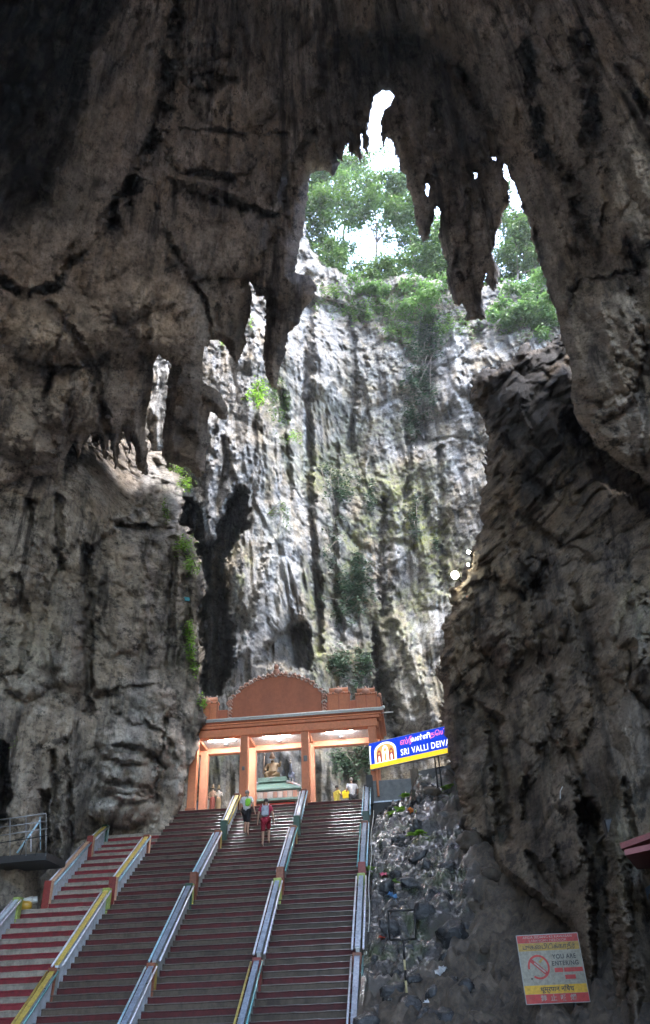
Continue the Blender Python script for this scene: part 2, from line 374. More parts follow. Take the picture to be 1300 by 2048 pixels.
def a1_mask(V, u, v):
    n = fbm(V/4., 77, 3); n2 = fbm(V*np.array([1, 1, .3])/2., 79, 3)
    cal = blobs(u, v, [(130,650,130,80,.9),(340,650,90,90,1.),(240,540,120,80,.8),(430,470,100,60,.6),(430,310,90,50,.5),(1200,680,90,150,.95),(1260,420,80,120,.9),(1130,260,50,140,.7),(1090,480,40,110,.6),(1270,880,70,60,.9),(290,120,50,120,.5),(180,330,60,110,.8),(120,450,120,60,.5),(60,520,90,50,.5),(950,100,60,90,.6),(1060,40,60,60,.4),(620,300,25,60,.6),(230,650,140,90,.25),(380,650,60,60,.3),(1240,620,90,150,.25),(1220,840,70,60,.3),(30,620,40,40,.4)])*smooth(n, -.5, .3)
    recess_shade = smooth(-u, -250, -150)*smooth(-v, -470, -400)*smooth(-(u*.55+v), -400, -330)  # area of the upper left recess whose shade is painted
    stain_shade = blobs(u, v, [(60,60,150,150,.9),(20,250,80,150,.9),(60,380,50,50,.8),(900,300,75,210,.75),(700,170,70,120,.6),(520,60,120,80,.5),(800,110,60,80,.6),(390,840,60,90,.75),(560,640,50,90,.7),(470,670,30,60,.6),(1180,150,30,90,.5),(1150,380,40,60,.4),(480,330,70,60,.25)])*smooth(n2, -.9, .1)  # shade of the upper left recess and ceiling lip painted as dark colour
    moss = blobs(u, v, [(90,410,80,60,.25),(160,260,40,120,.2),(630,320,20,40,.4)])
    return dict(calcite=cal, stain_shade=stain_shade, moss=moss)
def a1_blend(u, v):
    return np.clip(np.maximum.reduce([smooth(-u, 300, 900), smooth(u, 1550, 2200), smooth(-v, 350, 900)]), 0, 1)
A1_Y = [(0,0,22),(0,200,25),(0,450,22),(0,700,22.5),(0,950,25),(200,100,25),(200,300,25),(200,500,23.5),(200,700,24),(200,900,27),(350,0,23),(350,250,26),(350,500,25),(350,690,25.5),(330,850,30),(400,930,31),(390,800,30.5),(500,100,27),(500,400,28),(480,650,29.5),(550,750,30.5),(600,550,31),(610,400,32),(650,300,33),(700,150,32),(760,120,32),(760,0,27),(850,150,31),(900,350,30),(850,450,31),(950,600,30),(1000,300,29),(1000,100,25),(1050,400,26),(1100,600,24),(1120,680,24),(1160,800,22),(1200,200,19),(1200,500,20),(1300,900,17),(1300,600,17),(1300,300,16),(1300,0,16),(1000,-100,22),(650,-150,24),(300,-150,19)]
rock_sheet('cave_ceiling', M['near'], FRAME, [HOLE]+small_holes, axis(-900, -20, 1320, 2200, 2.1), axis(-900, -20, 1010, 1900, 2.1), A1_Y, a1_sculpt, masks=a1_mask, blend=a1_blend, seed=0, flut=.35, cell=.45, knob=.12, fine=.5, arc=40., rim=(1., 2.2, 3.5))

A2 = [(-1000,780),(285,790),(298,900),(325,905),(330,935),(362,950),(368,1000),(357,1050),(385,1080),(395,1120),(402,1140),(410,1165),(405,1190),(392,1240),(400,1290),(402,1340),(395,1370),(408,1410),(410,1435),(408,1448),(398,1490),(387,1527),(376,1535),(372,1570),(362,1612),(352,1660),(345,1900),(-100,2600),(-1000,2600)]
A2_Y = [(0,900,27),(0,1200,27),(0,1500,26.5),(0,1700,28.4),(0,1760,27.8),(0,2000,26.5),(100,900,27.5),(100,1200,28),(100,1500,28),(100,1700,28.6),(200,1000,29),(200,1300,29.5),(200,1650,32.0),(100,1760,30.6),(150,1715,31.6),(200,1690,32.6),(50,1800,29.5),(300,920,37),(320,860,39),(240,950,33.2),(200,930,30),(250,1045,32),(170,1085,30),(320,1000,34),(300,1300,31.3),(300,1550,31.3),(300,1640,32),(360,1000,34.5),(360,1250,32.0),(400,1180,32.4),(400,1400,31.9),(395,1460,31.9),(380,1520,32.0),(360,1600,32.7)]
def a2_sculpt(u, v):
    s = strokes([([(170,1095),(180,1200),(175,1330),(180,1420)], 10, 1.6), ([(120,1000),(118,1060),(122,1140)], 8, 1.2), ([(240,1050),(300,1060),(350,1058)], 8, 1.0),
                 ([(170,1090),(240,1035),(300,985),(322,960)], 14, -.9), ([(60,1000),(70,1100),(95,1200)], 8, .7), ([(30,1150),(60,1250),(40,1350)], 8, .6),
                 ([(345,1080),(345,1200),(340,1330)], 9, .9), ([(300,1080),(290,1180),(300,1300)], 8, -.5), ([(370,1150),(372,1260),(365,1330)], 10, .9),
                 ([(200,1390),(260,1380),(320,1370)], 9, .5), ([(280,1440),(330,1470),(350,1520)], 7, .6), ([(230,1490),(290,1500),(330,1540)], 7, .6), ([(330,1440),(320,1520),(310,1600)], 5, .5), ([(215,1560),(280,1570),(320,1600)], 7, .5),
                 ([(0,1500),(6,1600),(-4,1640)], 14, 4.0), ([(105,1500),(110,1620),(115,1720)], 7, .6), ([(130,1480),(140,1600),(150,1700)], 5, .4),
                 ([(90,1590),(88,1650),(92,1720)], 10, 1.2)])(u, v)
    return s+1.3*bulges(u, v, [(290,1405,65,48,-.9),(265,1480,75,48,-1.0),(262,1555,70,50,-1.1),(250,1622,70,34,-.9),(335,1490,34,70,-.6),(60,1320,60,80,-.8),(250,1180,60,130,-.7),(140,1300,40,110,-.7),(40,1120,50,90,-.7),(330,1000,26,50,-.5),(160,1600,45,80,-.4)])
def a2_mask(V, u, v):
    n = fbm(V/3., 87, 3)
    cal = blobs(u, v, [(240,1040,60,35,.6),(300,960,35,60,.9),(345,990,25,60,.7),(290,1480,70,110,.55),(240,1590,60,50,.75),(300,1640,30,20,.9),(365,1570,15,50,.9),(90,1330,60,60,.4),(40,1420,40,50,.6),(200,960,50,40,.5),(310,1560,30,60,.5)])*smooth(n, -.6, .2)
    stain_shade = blobs(u, v, [(170,1250,25,180,.6),(350,1250,50,160,.55),(110,1080,30,90,.5)])*smooth(n, -.6, .5)  # darker bands along the deep cracks
    moss = blobs(u, v, [(380,1110,25,30,.6),(385,1290,20,60,.4),(60,1300,60,80,.25),(330,1000,12,40,.5)])
    return dict(calcite=cal, stain_shade=stain_shade, moss=moss)
rock_sheet('cave_wall_left', M['pillar'], A2, [], axis(-900, -20, 420, 460, 2.1), axis(760, 840, 1760, 2500, 2.1), A2_Y, a2_sculpt, masks=a2_mask, seed=3, cell=.5, fine=.7, flut=1.0, lump=.8, sig=70,
           blend=lambda u, v: smooth(-u, 300, 900), edge=(16., .9))

B = [(1122,640),(1122,672),(1090,695),(1066,706),(1057,694),(1045,690),(1036,700),(1030,717),(1000,732),(980,735),(955,750),(945,770),(942,800),(957,815),(967,835),(972,860),(980,880),(977,915),(972,950),(970,970),(959,995),(960,1030),(970,1055),(955,1070),(952,1090),(942,1100),(940,1130),(925,1140),(922,1160),(902,1175),(900,1200),(907,1220),(890,1235),(887,1260),(892,1275),(887,1300),(880,1320),(885,1380),(890,1450),(893,1490),(905,1540),(915,1580),(925,1615),(918,1650),(935,1680),(970,1690),(1000,1745),(1075,1800),(1130,1845),(1150,1880),(1165,1960),(1180,2048),(1200,2300),(2300,2700),(2300,600)]
B_Y = [(950,760,32),(1050,700,30),(1120,680,29),(1000,900,30.5),(970,1060,31),(900,1200,31.5),(890,1350,31),(900,1500,30.5),(925,1600,30),(1000,1100,28.5),(1000,1400,27.5),(1000,1650,26.5),(1100,800,27),(1100,1000,26),(1100,1300,23),(1100,1600,21),(1100,1800,19.5),(1200,900,24),(1200,1200,19.5),(1200,1500,17.5),(1200,1800,16),(1300,1000,19.5),(1300,1300,16),(1300,1600,14.5),(1300,1900,13),(1180,2048,15.5),(1000,1745,25.5),(1300,2200,12)]
def b_sculpt(u, v):
    s = strokes([([(1150,850),(1180,900),(1230,945),(1300,985)], 30, 3.0), ([(1010,880),(1060,960),(1100,1000)], 14, 1.0), ([(1000,1000),(1030,1120),(1080,1180)], 12, 1.0),
                 ([(940,1410),(990,1450),(1000,1560),(1010,1680)], 16, 1.8), ([(1040,1030),(1100,1080),(1180,1120)], 12, .8), ([(1010,860),(1020,960)], 9, -.6), ([(1035,790),(1060,870)], 6, -.6),
                 ([(1100,1360),(1120,1450),(1160,1560),(1180,1650)], 10, 1.1), ([(1175,1620),(1195,1720),(1205,1850),(1215,2000)], 22, 3.0), ([(1060,1710),(1085,1760),(1100,1790)], 12, 1.4), ([(1110,1700),(1130,1770)], 9, 1.0),
                 ([(1250,1560),(1262,1640),(1285,1760),(1300,1840)], 7, .8), ([(1225,1680),(1245,1800),(1265,1950),(1275,2060)], 16, -.8), ([(1050,1560),(1055,1640)], 8, .7), ([(1140,1560),(1175,1620),(1215,1650)], 6, .5),
                 ([(900,1330),(930,1400),(940,1500)], 14, .9), ([(1000,1200),(1020,1300),(1000,1380)], 14, -.8), ([(950,1170),(1000,1160),(1050,1190)], 10, .9), ([(1090,1130),(1070,1230),(1090,1330)], 11, .9), ([(1150,1180),(1180,1320),(1200,1420)], 12, .5)])(u, v)
    return s+1.4*bulges(u, v, [(1010,790,50,60,-.7),(1050,960,50,70,-.8),(960,1240,50,60,-.9),(1030,1140,50,45,-.9),(1010,1290,45,50,-.8),(930,1330,40,60,-.8),(1090,1240,50,70,-.8),(1070,1420,50,70,-.7),(960,1600,40,110,-.8),(1040,1500,40,90,-.6),(1140,1420,45,90,-.7),(1240,1250,60,110,-.7),(1260,1500,50,110,-.6),(1130,1700,35,60,-.5),(1240,1800,26,200,-.7)])
def b_mask(V, u, v):
    n = fbm(V/3., 97, 3)
    cal = blobs(u, v, [(1240,1300,60,120,.25),(1270,1560,40,90,.4),(1250,1850,28,170,.5),(950,1550,30,100,.2)])*smooth(n, -.4, .4)
    stain_shade = blobs(u, v, [(1000,740,130,70,1.6),(1100,700,60,40,1.2),(1060,900,110,120,1.1),(1140,980,80,60,.6),(960,1450,40,90,.6),(1090,1700,50,60,.5)])*smooth(n, -.8, .2)  # blackens the top and upper face of the right rock
    moss = blobs(u, v, [(1270,1230,30,60,.5),(1240,1700,40,120,.25),(1020,1550,40,120,.15)])
    return dict(calcite=cal, stain_shade=stain_shade, moss=moss)
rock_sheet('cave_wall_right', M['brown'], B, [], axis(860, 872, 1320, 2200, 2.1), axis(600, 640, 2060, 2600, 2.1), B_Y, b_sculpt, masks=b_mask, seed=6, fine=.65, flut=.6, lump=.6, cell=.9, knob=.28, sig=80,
           blend=lambda u, v: smooth(u, 1550, 2200), edge=(16., .9))

C = [(-1000,-400),(300,-200),(530,200),(575,380),(600,430),(625,500),(655,535),(700,548),(760,552),(820,545),(880,560),(960,575),(1010,560),(1060,570),(1130,540),(1200,300),(1400,-100),(2400,-400),(2400,2300),(-1000,2300)]  # unseen side walls raised to narrow the sky and cut its light
C_Y = [(-1000,600,26),(-1000,1400,26),(-400,1000,38),(100,700,44),(100,1300,44),(330,700,44),(330,1100,43),(330,1400,43),(430,750,45),(430,1100,43.5),(430,1350,43.5),(430,1550,44),(520,700,47),(520,1000,46),(520,1300,45),(520,1550,48),(590,650,51),(590,900,50),(590,1150,49),(590,1350,49.5),(620,1500,52),(650,600,59),(650,900,57.5),(650,1200,56),(650,1450,55),(750,600,60),(750,1000,57.5),(750,1400,55),(850,620,59),(850,1000,57),(850,1400,53),(950,700,56),(950,1000,54),(950,1400,50),(900,1600,49),(1050,640,57),(1130,650,54),(1300,900,46),(1600,900,38),(2300,900,24),(2300,1500,24),(750,1700,54),(450,1750,44)]
REC = [[(360,1050),(367,995),(395,995),(407,1025),(410,1075),(425,1080),(435,1040),(452,1010),(465,975),(480,972),(500,980),(500,1015),(492,1060),(470,1095),(455,1140),(452,1165),(467,1250),(470,1330),(440,1400),(400,1400),(395,1225),(410,1175),(400,1145),(385,1100)],
       [(508,1330),(520,1290),(548,1272),(585,1240),(610,1242),(622,1270),(626,1345)],
       [(745,1240),(758,1260),(772,1330),(795,1420),(805,1480),(760,1480),(748,1380),(742,1300)]]
def c_sculpt(u, v):
    s = 9.0*smooth(poly_sdf(u, v, REC[0], 60), -3, 16)+3.5*smooth(poly_sdf(u, v, REC[1], 60), -3, 14)+3.0*smooth(poly_sdf(u, v, REC[2], 60), -3, 12)
    s = s+strokes([([(618,600),(615,800),(618,1000),(632,1150),(640,1300)], 10, 2.0), ([(785,980),(790,1100),(785,1230)], 14, -1.0), ([(768,1000),(762,1120),(765,1230)], 6, 1.2),
                   ([(855,640),(850,760),(840,880)], 18, 1.4), ([(905,650),(915,760),(925,860)], 14, -.9), ([(960,660),(940,720)], 14, 1.2), ([(700,620),(710,760),(700,900)], 9, 1.2), ([(820,880),(815,1000)], 8, 1.0),
                   ([(560,780),(570,900),(575,1000)], 10, .9), ([(455,860),(470,930),(480,980)], 10, -.9), ([(500,640),(510,720),(490,790)], 12, -.8), ([(425,850),(415,950),(418,1060)], 12, -1.2), ([(545,1080),(530,1180),(490,1300)], 14, -1.4), ([(590,1150),(600,1230)], 12, -1.0), ([(800,1240),(830,1330),(860,1440)], 22, -1.3), ([(670,900),(665,1100),(680,1280)], 10, .9), ([(735,700),(745,850),(730,960)], 8, -.8), ([(880,900),(885,1050),(890,1180)], 9, 1.0), ([(480,1100),(475,1180),(470,1220)], 8, -.8)])(u, v)
    return s
def c_mask(V, u, v):
    n = fbm(V/5., 107, 3); n2 = fbm(V*np.array([1, 1, .12])/1.6, 109, 3)
    cal = blobs(u, v, [(440,740,70,60,1.),(500,680,60,80,.8),(430,900,60,120,1.),(320,830,30,150,1.),(600,720,22,160,1.),(600,950,20,120,.9),(560,1130,50,120,.9),(500,1280,50,60,.9),(540,960,50,140,.5),(785,1080,22,140,.95),(915,780,30,130,.8),(770,850,20,90,.6),(860,1260,25,110,.8),(680,820,30,160,.5),(830,1330,40,120,.6),(655,700,25,100,.5),(890,960,30,150,.6),(880,1240,30,80,.8)])*smooth(n2, -.7, .25)
    cal = np.maximum(cal, .3*smooth(n2, .0, .5)*smooth(n, -.5, .3))
    stain_shade = np.clip(.8*smooth(-n2, .1, .6)*smooth(fbm(V/8., 111, 2), -.2, .5), 0, 1)*.75
    stain_shade = np.maximum(stain_shade, blobs(u, v, [(690,650,70,90,.5),(840,720,35,110,.6),(460,1330,60,90,.6),(770,1400,30,90,.7),(560,1300,50,40,.7),(560,1580,120,80,.6)]))*.8  # blobs over the pockets and crevice paint their shade into the colour
    moss = blobs(u, v, [(700,1100,120,300,.65),(860,1150,100,280,.55),(630,1050,25,150,.8),(640,1250,20,120,.7),(480,1130,25,60,1.),(555,860,25,110,.7),(680,1000,60,120,.5),(800,1000,60,160,.45),(880,1120,50,100,.4),(450,1530,50,50,.9),(690,1530,70,60,.6),(560,1000,40,80,.4)])*smooth(n, -.6, .4)
    return dict(calcite=cal, stain_shade=stain_shade, moss=moss)
rock_sheet('cliff', M['cliff'], C, [], axis(-900, 280, 1135, 2200, 2.1), axis(-420, 420, 1500, 2200, 2.1, 20.), C_Y, c_sculpt, masks=c_mask, seed=9, flut=2.6, lump=.2, fsc=1.9, bigamp=.6, cell=.3, knob=.10, sig=60, edge=(10., .6), rim=(1., 4., 12.), fine=1.1)

# chamber behind and above the viewer, with the cave mouth open behind
MOUTH = (165., 40., 45.)                     # unseen cave mouth, shaped for its light: azimuth, half width, height in degrees
def chamber():
    az = np.linspace(0, 2*np.pi, 181)[:-1]; el = np.linspace(-.12, np.pi/2-.02, 60)
    A, Ee = np.meshgrid(az, el)
    d = np.stack([np.sin(A)*np.cos(Ee), np.cos(A)*np.cos(Ee), np.sin(Ee)], -1)
    P = d*dome_range(d)[..., None]
    P = P*(1+.035*fbm(P/9., 55, 4)[..., None])
    z = d@AX[2]; zz = np.where(z > .05, z, 1); u = 650+F*(d@AX[0])/zz; v = 1024-F*(d@AX[1])/zz
    front = (z > .05) & (u > -850) & (u < 2150) & (v > -850)
    azd = np.degrees(np.arctan2(d[..., 0], d[..., 1])) % 360; back = (np.abs(azd-MOUTH[0]) < MOUTH[1]+4*noise(d*6, 3)) & (np.degrees(Ee) < MOUTH[2]+6*noise(d*5, 9))
    bad = front | back
    ny, nx = A.shape; ids = np.arange(ny*nx).reshape(ny, nx); nxt = np.roll(ids, -1, 1); bn = np.roll(bad, -1, 1)
    fm = ~(bad[:-1] & bad[1:] & bn[:-1] & bn[1:])
    Q = np.stack([ids[:-1], nxt[:-1], nxt[1:], ids[1:]], -1)[fm]
    used, inv = np.unique(Q.ravel(), return_inverse=True)
    V = P.reshape(-1, 3)[used]
    o = quads_obj('cave_chamber', V, inv.reshape(-1, 4), M['near']); attr3(o, 'rest', V)
    for a_ in ('calcite', 'moss', 'stain_shade'): attr(o, a_, np.zeros(len(V)))
    tag(o, kind='structure')
chamber()
# ------------------------------------------------------------------ mesh helpers for built things
rnd = random.Random(5)
def empty(name, loc=(0, 0, 0), rz=0.):
    o = bpy.data.objects.new(name, None); COL.objects.link(o); o.location = loc; o.rotation_euler = (0, 0, rz); o.empty_display_size = .3; return o
def bobj(name, bm, mat, parent=None, shade=False):
    me = bpy.data.meshes.new(name); bmesh.ops.recalc_face_normals(bm, faces=bm.faces); bm.to_mesh(me); bm.free()
    if mat: me.materials.append(mat)
    if shade: me.polygons.foreach_set('use_smooth', [True]*len(me.polygons))
    o = bpy.data.objects.new(name, me); COL.objects.link(o); o.parent = parent; return o
def prism(bm, pts, vec):
    """closed outline pts (3-D) pushed along vec"""
    a = [bm.verts.new(p) for p in pts]; v = Vector(vec); b = [bm.verts.new(Vector(p)+v) for p in pts]
    n = len(pts); bm.faces.new(a[::-1]); bm.faces.new(b)
    for i in range(n): bm.faces.new((a[i], a[(i+1) % n], b[(i+1) % n], b[i]))
def box(bm, lo, hi):
    x0, y0, z0 = lo; x1, y1, z1 = hi
    prism(bm, [(x0, y0, z0), (x1, y0, z0), (x1, y1, z0), (x0, y1, z0)], (0, 0, z1-z0))
def bevel(bm, w, seg=1):
    bmesh.ops.bevel(bm, geom=list(bm.edges), offset=w, segments=seg, affect='EDGES', clamp_overlap=True)
def boxo(name, lo, hi, mat, parent=None, bv=.012):
    bm = bmesh.new(); box(bm, lo, hi)
    if bv: bevel(bm, bv)
    return bobj(name, bm, mat, parent)
def tube(bm, pts, r, n=8, close=True):
    pts = [Vector(p) for p in pts]; rs = r if isinstance(r, (list, tuple)) else [r]*len(pts)
    rings = []; ref = None
    for i, p in enumerate(pts):
        t = (pts[min(i+1, len(pts)-1)]-pts[max(i-1, 0)]).normalized()
        if ref is None: ref = t.orthogonal().normalized()
        s = (ref-t*ref.dot(t)).normalized(); ref = s; q = t.cross(s)
        rings.append([bm.verts.new(p+rs[i]*(math.cos(2*math.pi*k/n)*s+math.sin(2*math.pi*k/n)*q)) for k in range(n)])
    for a, b in zip(rings[:-1], rings[1:]):
        for k in range(n): bm.faces.new((a[k], a[(k+1) % n], b[(k+1) % n], b[k]))
    if close: bm.faces.new(rings[0][::-1]); bm.faces.new(rings[-1])
def tubeo(name, pts, r, mat, parent=None, n=8):
    bm = bmesh.new(); tube(bm, pts, r, n); return bobj(name, bm, mat, parent, True)
def lathe(bm, prof, c=(0, 0, 0), n=16):
    tube(bm, [(c[0], c[1], c[2]+z) for r_, z in prof], [max(r_, .001) for r_, z in prof], n)
def ball(bm, c, r, sub=2, sq=(1, 1, 1)):
    m = Matrix.Translation(c) @ Matrix.Diagonal((r*sq[0], r*sq[1], r*sq[2], 1))
    bmesh.ops.create_icosphere(bm, subdivisions=sub, radius=1, matrix=m)
def text_mesh(name, s, size, mat, parent, loc, rot, align='CENTER', ext=.002, sx=1., bold=0.):
    cu = bpy.data.curves.new(name, 'FONT'); cu.body = s; cu.size = size; cu.align_x = align; cu.align_y = 'CENTER'; cu.extrude = ext; cu.space_character = 1.12 if 'SRI' in s or 'YOU' in s or 'ENT' in s else 1.0; cu.offset = bold; cu.resolution_u = 3
    t = bpy.data.objects.new(name, cu); COL.objects.link(t)
    me = bpy.data.meshes.new_from_object(t.evaluated_get(bpy.context.evaluated_depsgraph_get())); bpy.data.objects.remove(t)
    me.materials.clear(); me.materials.append(mat)
    o = bpy.data.objects.new(name, me); COL.objects.link(o); o.parent = parent; o.location = loc; o.rotation_euler = rot; o.scale = (sx, 1, 1); return o

def paint(name, c, rough=.5, wear=.5, dirt=(.05, .045, .04), sc=3., bump=.15, wet=0., mott=.62):
    """painted masonry: colour with streaks of grime and chips"""
    k = NT(name); g = k.coord(); gv = k.coord((1, 1, .25))
    n = k.noise(gv, sc, 6, .65, .3); n2 = k.noise(g, sc*5, 5, .7)
    col = k.mix(k.math('MULTIPLY', k.ramp(n, [(.48, (0, 0, 0)), (.72, (1, 1, 1))]), wear), c, dirt)
    col = k.mix(1., col, k.ramp(n2, [(.3, (mott,)*3), (.6, (1.1,)*3)]), 'MULTIPLY')
    oi = k.n('ShaderNodeObjectInfo'); col = k.mix(1., col, k.ramp(oi.outputs['Random'], [(0, (.78, .78, .78)), (1, (1.15, 1.15, 1.15))]), 'MULTIPLY'); k.col(col)
    k.set(Roughness=rough, Specular_IOR_Level=.4+wet*.3); k.bump(n2, bump, .02)
    if wet:
        k.l(k.ramp(n, [(.4, (max(rough-.3, .08),)*3), (.6, (rough,)*3)]), k.b.inputs['Roughness'])
    return k.m
def plain(name, c, rough=.5, metal=0., em=None, es=0.):
    k = NT(name); g = k.coord(); n = k.noise(g, 12., 4, .6)
    k.col(k.mix(1., c, k.ramp(n, [(.3, (.85,)*3), (.7, (1.08,)*3)]), 'MULTIPLY')); k.set(Roughness=rough, Metallic=metal)
    if em: k.b.inputs['Emission Color'].default_value = (*em, 1); k.b.inputs['Emission Strength'].default_value = es
    return k.m
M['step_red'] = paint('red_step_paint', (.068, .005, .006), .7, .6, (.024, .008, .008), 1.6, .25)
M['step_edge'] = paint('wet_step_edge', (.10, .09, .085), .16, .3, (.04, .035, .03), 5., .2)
M['lit_red'] = paint('lit_red_step_paint', (.16, .012, .018), .7, .4, (.06, .02, .02), 1.6, .2); M['lit_grey'] = paint('lit_step_concrete', (.25, .225, .185), .7, .65, (.08, .062, .048), 1.6, .2)  # brighter copies for the left lane: local light painted into the colour
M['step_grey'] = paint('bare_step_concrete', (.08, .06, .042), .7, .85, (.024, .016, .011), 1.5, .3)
M['panel'] = paint('pale_blue_wall_paint', (.52, .60, .68), .5, .5, (.12, .12, .11), 1.2)
M['panel_grey'] = paint('grey_wall_paint', (.36, .39, .38), .5, .6, (.09, .085, .07), 1.2)
M['cap_yellow'] = paint('ochre_cap_paint', (.58, .44, .10), .42, .6, (.14, .10, .06), 3.)
M['cap_blue'] = paint('wet_cap_reflection', (.30, .36, .46), .18, .5, (.07, .08, .10), 3., .1, 1.)  # blue grey base colour stands in for the reflection on the wet cap
M['rail_blue'] = paint('sky_blue_rail', (.45, .68, .82), .25, .25); M['rail_white'] = paint('lilac_white_rail', (.76, .76, .86), .25, .25); M['rail_teal'] = paint('teal_rail', (.20, .50, .52), .25, .3)
M['post_red'] = paint('red_post_paint', (.22, .03, .025), .45, .5); M['post_brown'] = paint('rust_post_paint', (.24, .075, .035), .45, .5)
M['post_lime'] = paint('lime_post_paint', (.36, .44, .12), .45, .4); M['post_green'] = paint('dark_green_post_paint', (.02, .07, .045), .45, .4)
M['post_peach'] = paint('peach_post_paint', (.72, .46, .30), .45, .3); M['post_teal'] = paint('pale_teal_post_paint', (.42, .62, .58), .45, .3); M['post_yellow'] = paint('yellow_post_paint', (.55, .42, .08), .45, .4)
M['coral'] = paint('coral_temple_paint', (.59, .205, .095), .55, .22, (.2, .09, .06), 1.5, .08, 0., .9)
M['coral_light'] = paint('light_coral_paint', (.68, .29, .17), .55, .15, (.3, .14, .1), 1.5, .08, 0., .92)
M['coral_dark'] = paint('dark_coral_paint', (.47, .155, .08), .6, .3, (.16, .07, .05), 1.5, .08, 0., .88)
M['orn'] = paint('ornament_paint', (.56, .30, .22), .5, .5, (.16, .08, .07), 8.)
M['orn_white'] = paint('pale_ornament_paint', (.62, .52, .48), .5, .4, (.2, .14, .12), 8.)
M['white'] = paint('white_paint', (.75, .75, .74), .5, .15); M['concrete'] = paint('dark_concrete', (.16, .165, .17), .5, .5, (.05, .05, .05), 1.)
M['black_wall'] = paint('black_stained_wall', (.035, .035, .037), .6, .4, (.015, .015, .015), 1.)
M['black'] = plain('black_metal', (.015, .015, .016), .45, .3); M['steel'] = plain('grey_steel', (.32, .33, .34), .4, .7); M['white_pipe'] = plain('white_pipe', (.62, .64, .62), .3)
M['lamp'] = plain('lit_lamp', (.9, .9, .85), .4, 0, (1, .93, .70), 16.); M['tube'] = plain('lit_tube', (.9, .9, .9), .4, 0, (.93, .96, 1), 30.)

# ------------------------------------------------------------------ ground, upper floor, stairs
def ground():
    k = NT('wet_cave_floor'); g = k.coord(); n = k.noise(g, .6, 6, .65); n2 = k.noise(g, 6., 5, .7)
    k.col(k.mix(n, (.09, .08, .07), (.22, .19, .16))); k.l(k.ramp(n, [(.4, (.25,)*3), (.6, (.8,)*3)]), k.b.inputs['Roughness']); k.bump(n2, .4, .05)
    M['floor'] = k.m
    s = 150; n_ = 12; xs = np.linspace(-s, s, n_)
    V = [(x, y, -1.6) for y in xs for x in xs]; Fc = [(j*n_+i, j*n_+i+1, (j+1)*n_+i+1, (j+1)*n_+i) for j in range(n_-1) for i in range(n_-1)]
    tag(mesh_obj('ground', V, Fc, k.m), kind='structure')
    tag(boxo('upper_floor', (-30, 33.36, 6.2), (16, 64, 7.996), M['floor'], None, 0), kind='structure')
ground()
SY = [(-1.6, 19.3), (1.15, 23.1), (3.44, 26.2), (3.95, 27.0), (5.78, 29.75), (6.40, 30.96), (8.0, 33.1)]
def stair_y(z): return float(np.interp(z, [a for a, b in SY], [b for a, b in SY]))
def stair_z(y): return float(np.interp(y, [b for a, b in SY], [a for a, b in SY]))
stairs = empty('staircase', (-7, 19.3, -1.6)); tag(stairs, 'broad wet staircase of alternating dark red and grey risers up to the pavilion', 'staircase')
LX = [-1.80, -4.45, -7.29, -10.0, -12.2]
def steps():
    lanes = [(LX[1], LX[0]), (LX[2], LX[1]), (LX[3], LX[2]), (None, LX[3])]
    cache = {}
    for li, (x0, x1) in enumerate(lanes):
        for i in range(60):
            z = 8.0-.16*i; y = stair_y(z)
            a = x0 if x0 is not None else (-13.0 if z < 3.8 else -12.25)
            if li == 3 and z > 6.95: continue
            key = (li, i % 2, round(a, 2), i % 6)
            if key not in cache:
                bm = bmesh.new(); n = 14; rr = random.Random(hash(key) & 0xffff)
                prof = [(0, -.172), (.004, -.045), (-.013, -.040), (-.016, -.025), (.017, 0.), (.52, 0.), (.52, -.172)]
                rows = []
                for q in range(n+1):
                    x = a+(x1-a)*q/n; dy, dz = rr.uniform(-.006, .006), rr.uniform(-.007, .005)
                    rows.append([bm.verts.new((x+7, py+dy, pz+(dz if pz > -.1 else 0))) for py, pz in prof])
                for ra, rb in zip(rows[:-1], rows[1:]):
                    for q in range(len(prof)): bm.faces.new((ra[q], ra[(q+1) % len(prof)], rb[(q+1) % len(prof)], rb[q]))
                bm.faces.new(rows[0][::-1]); bm.faces.new(rows[-1])
                me = bpy.data.meshes.new('step'); bmesh.ops.recalc_face_normals(bm, faces=bm.faces); bm.to_mesh(me); bm.free()
                me.materials.append(M['lit_red' if li == 3 else 'step_red'] if i % 2 == 0 else M['lit_grey' if li == 3 else 'step_grey']); me.materials.append(M['step_edge'])
                for f_ in me.polygons:
                    if li < 3 and -.028 < f_.center.z < -.004 and abs(f_.center.y) < .05: f_.material_index = 1
                cache[key] = me
            o = bpy.data.objects.new('step', cache[key]); COL.objects.link(o); o.parent = stairs; o.location = (0, y-19.3, z+1.6)
steps()

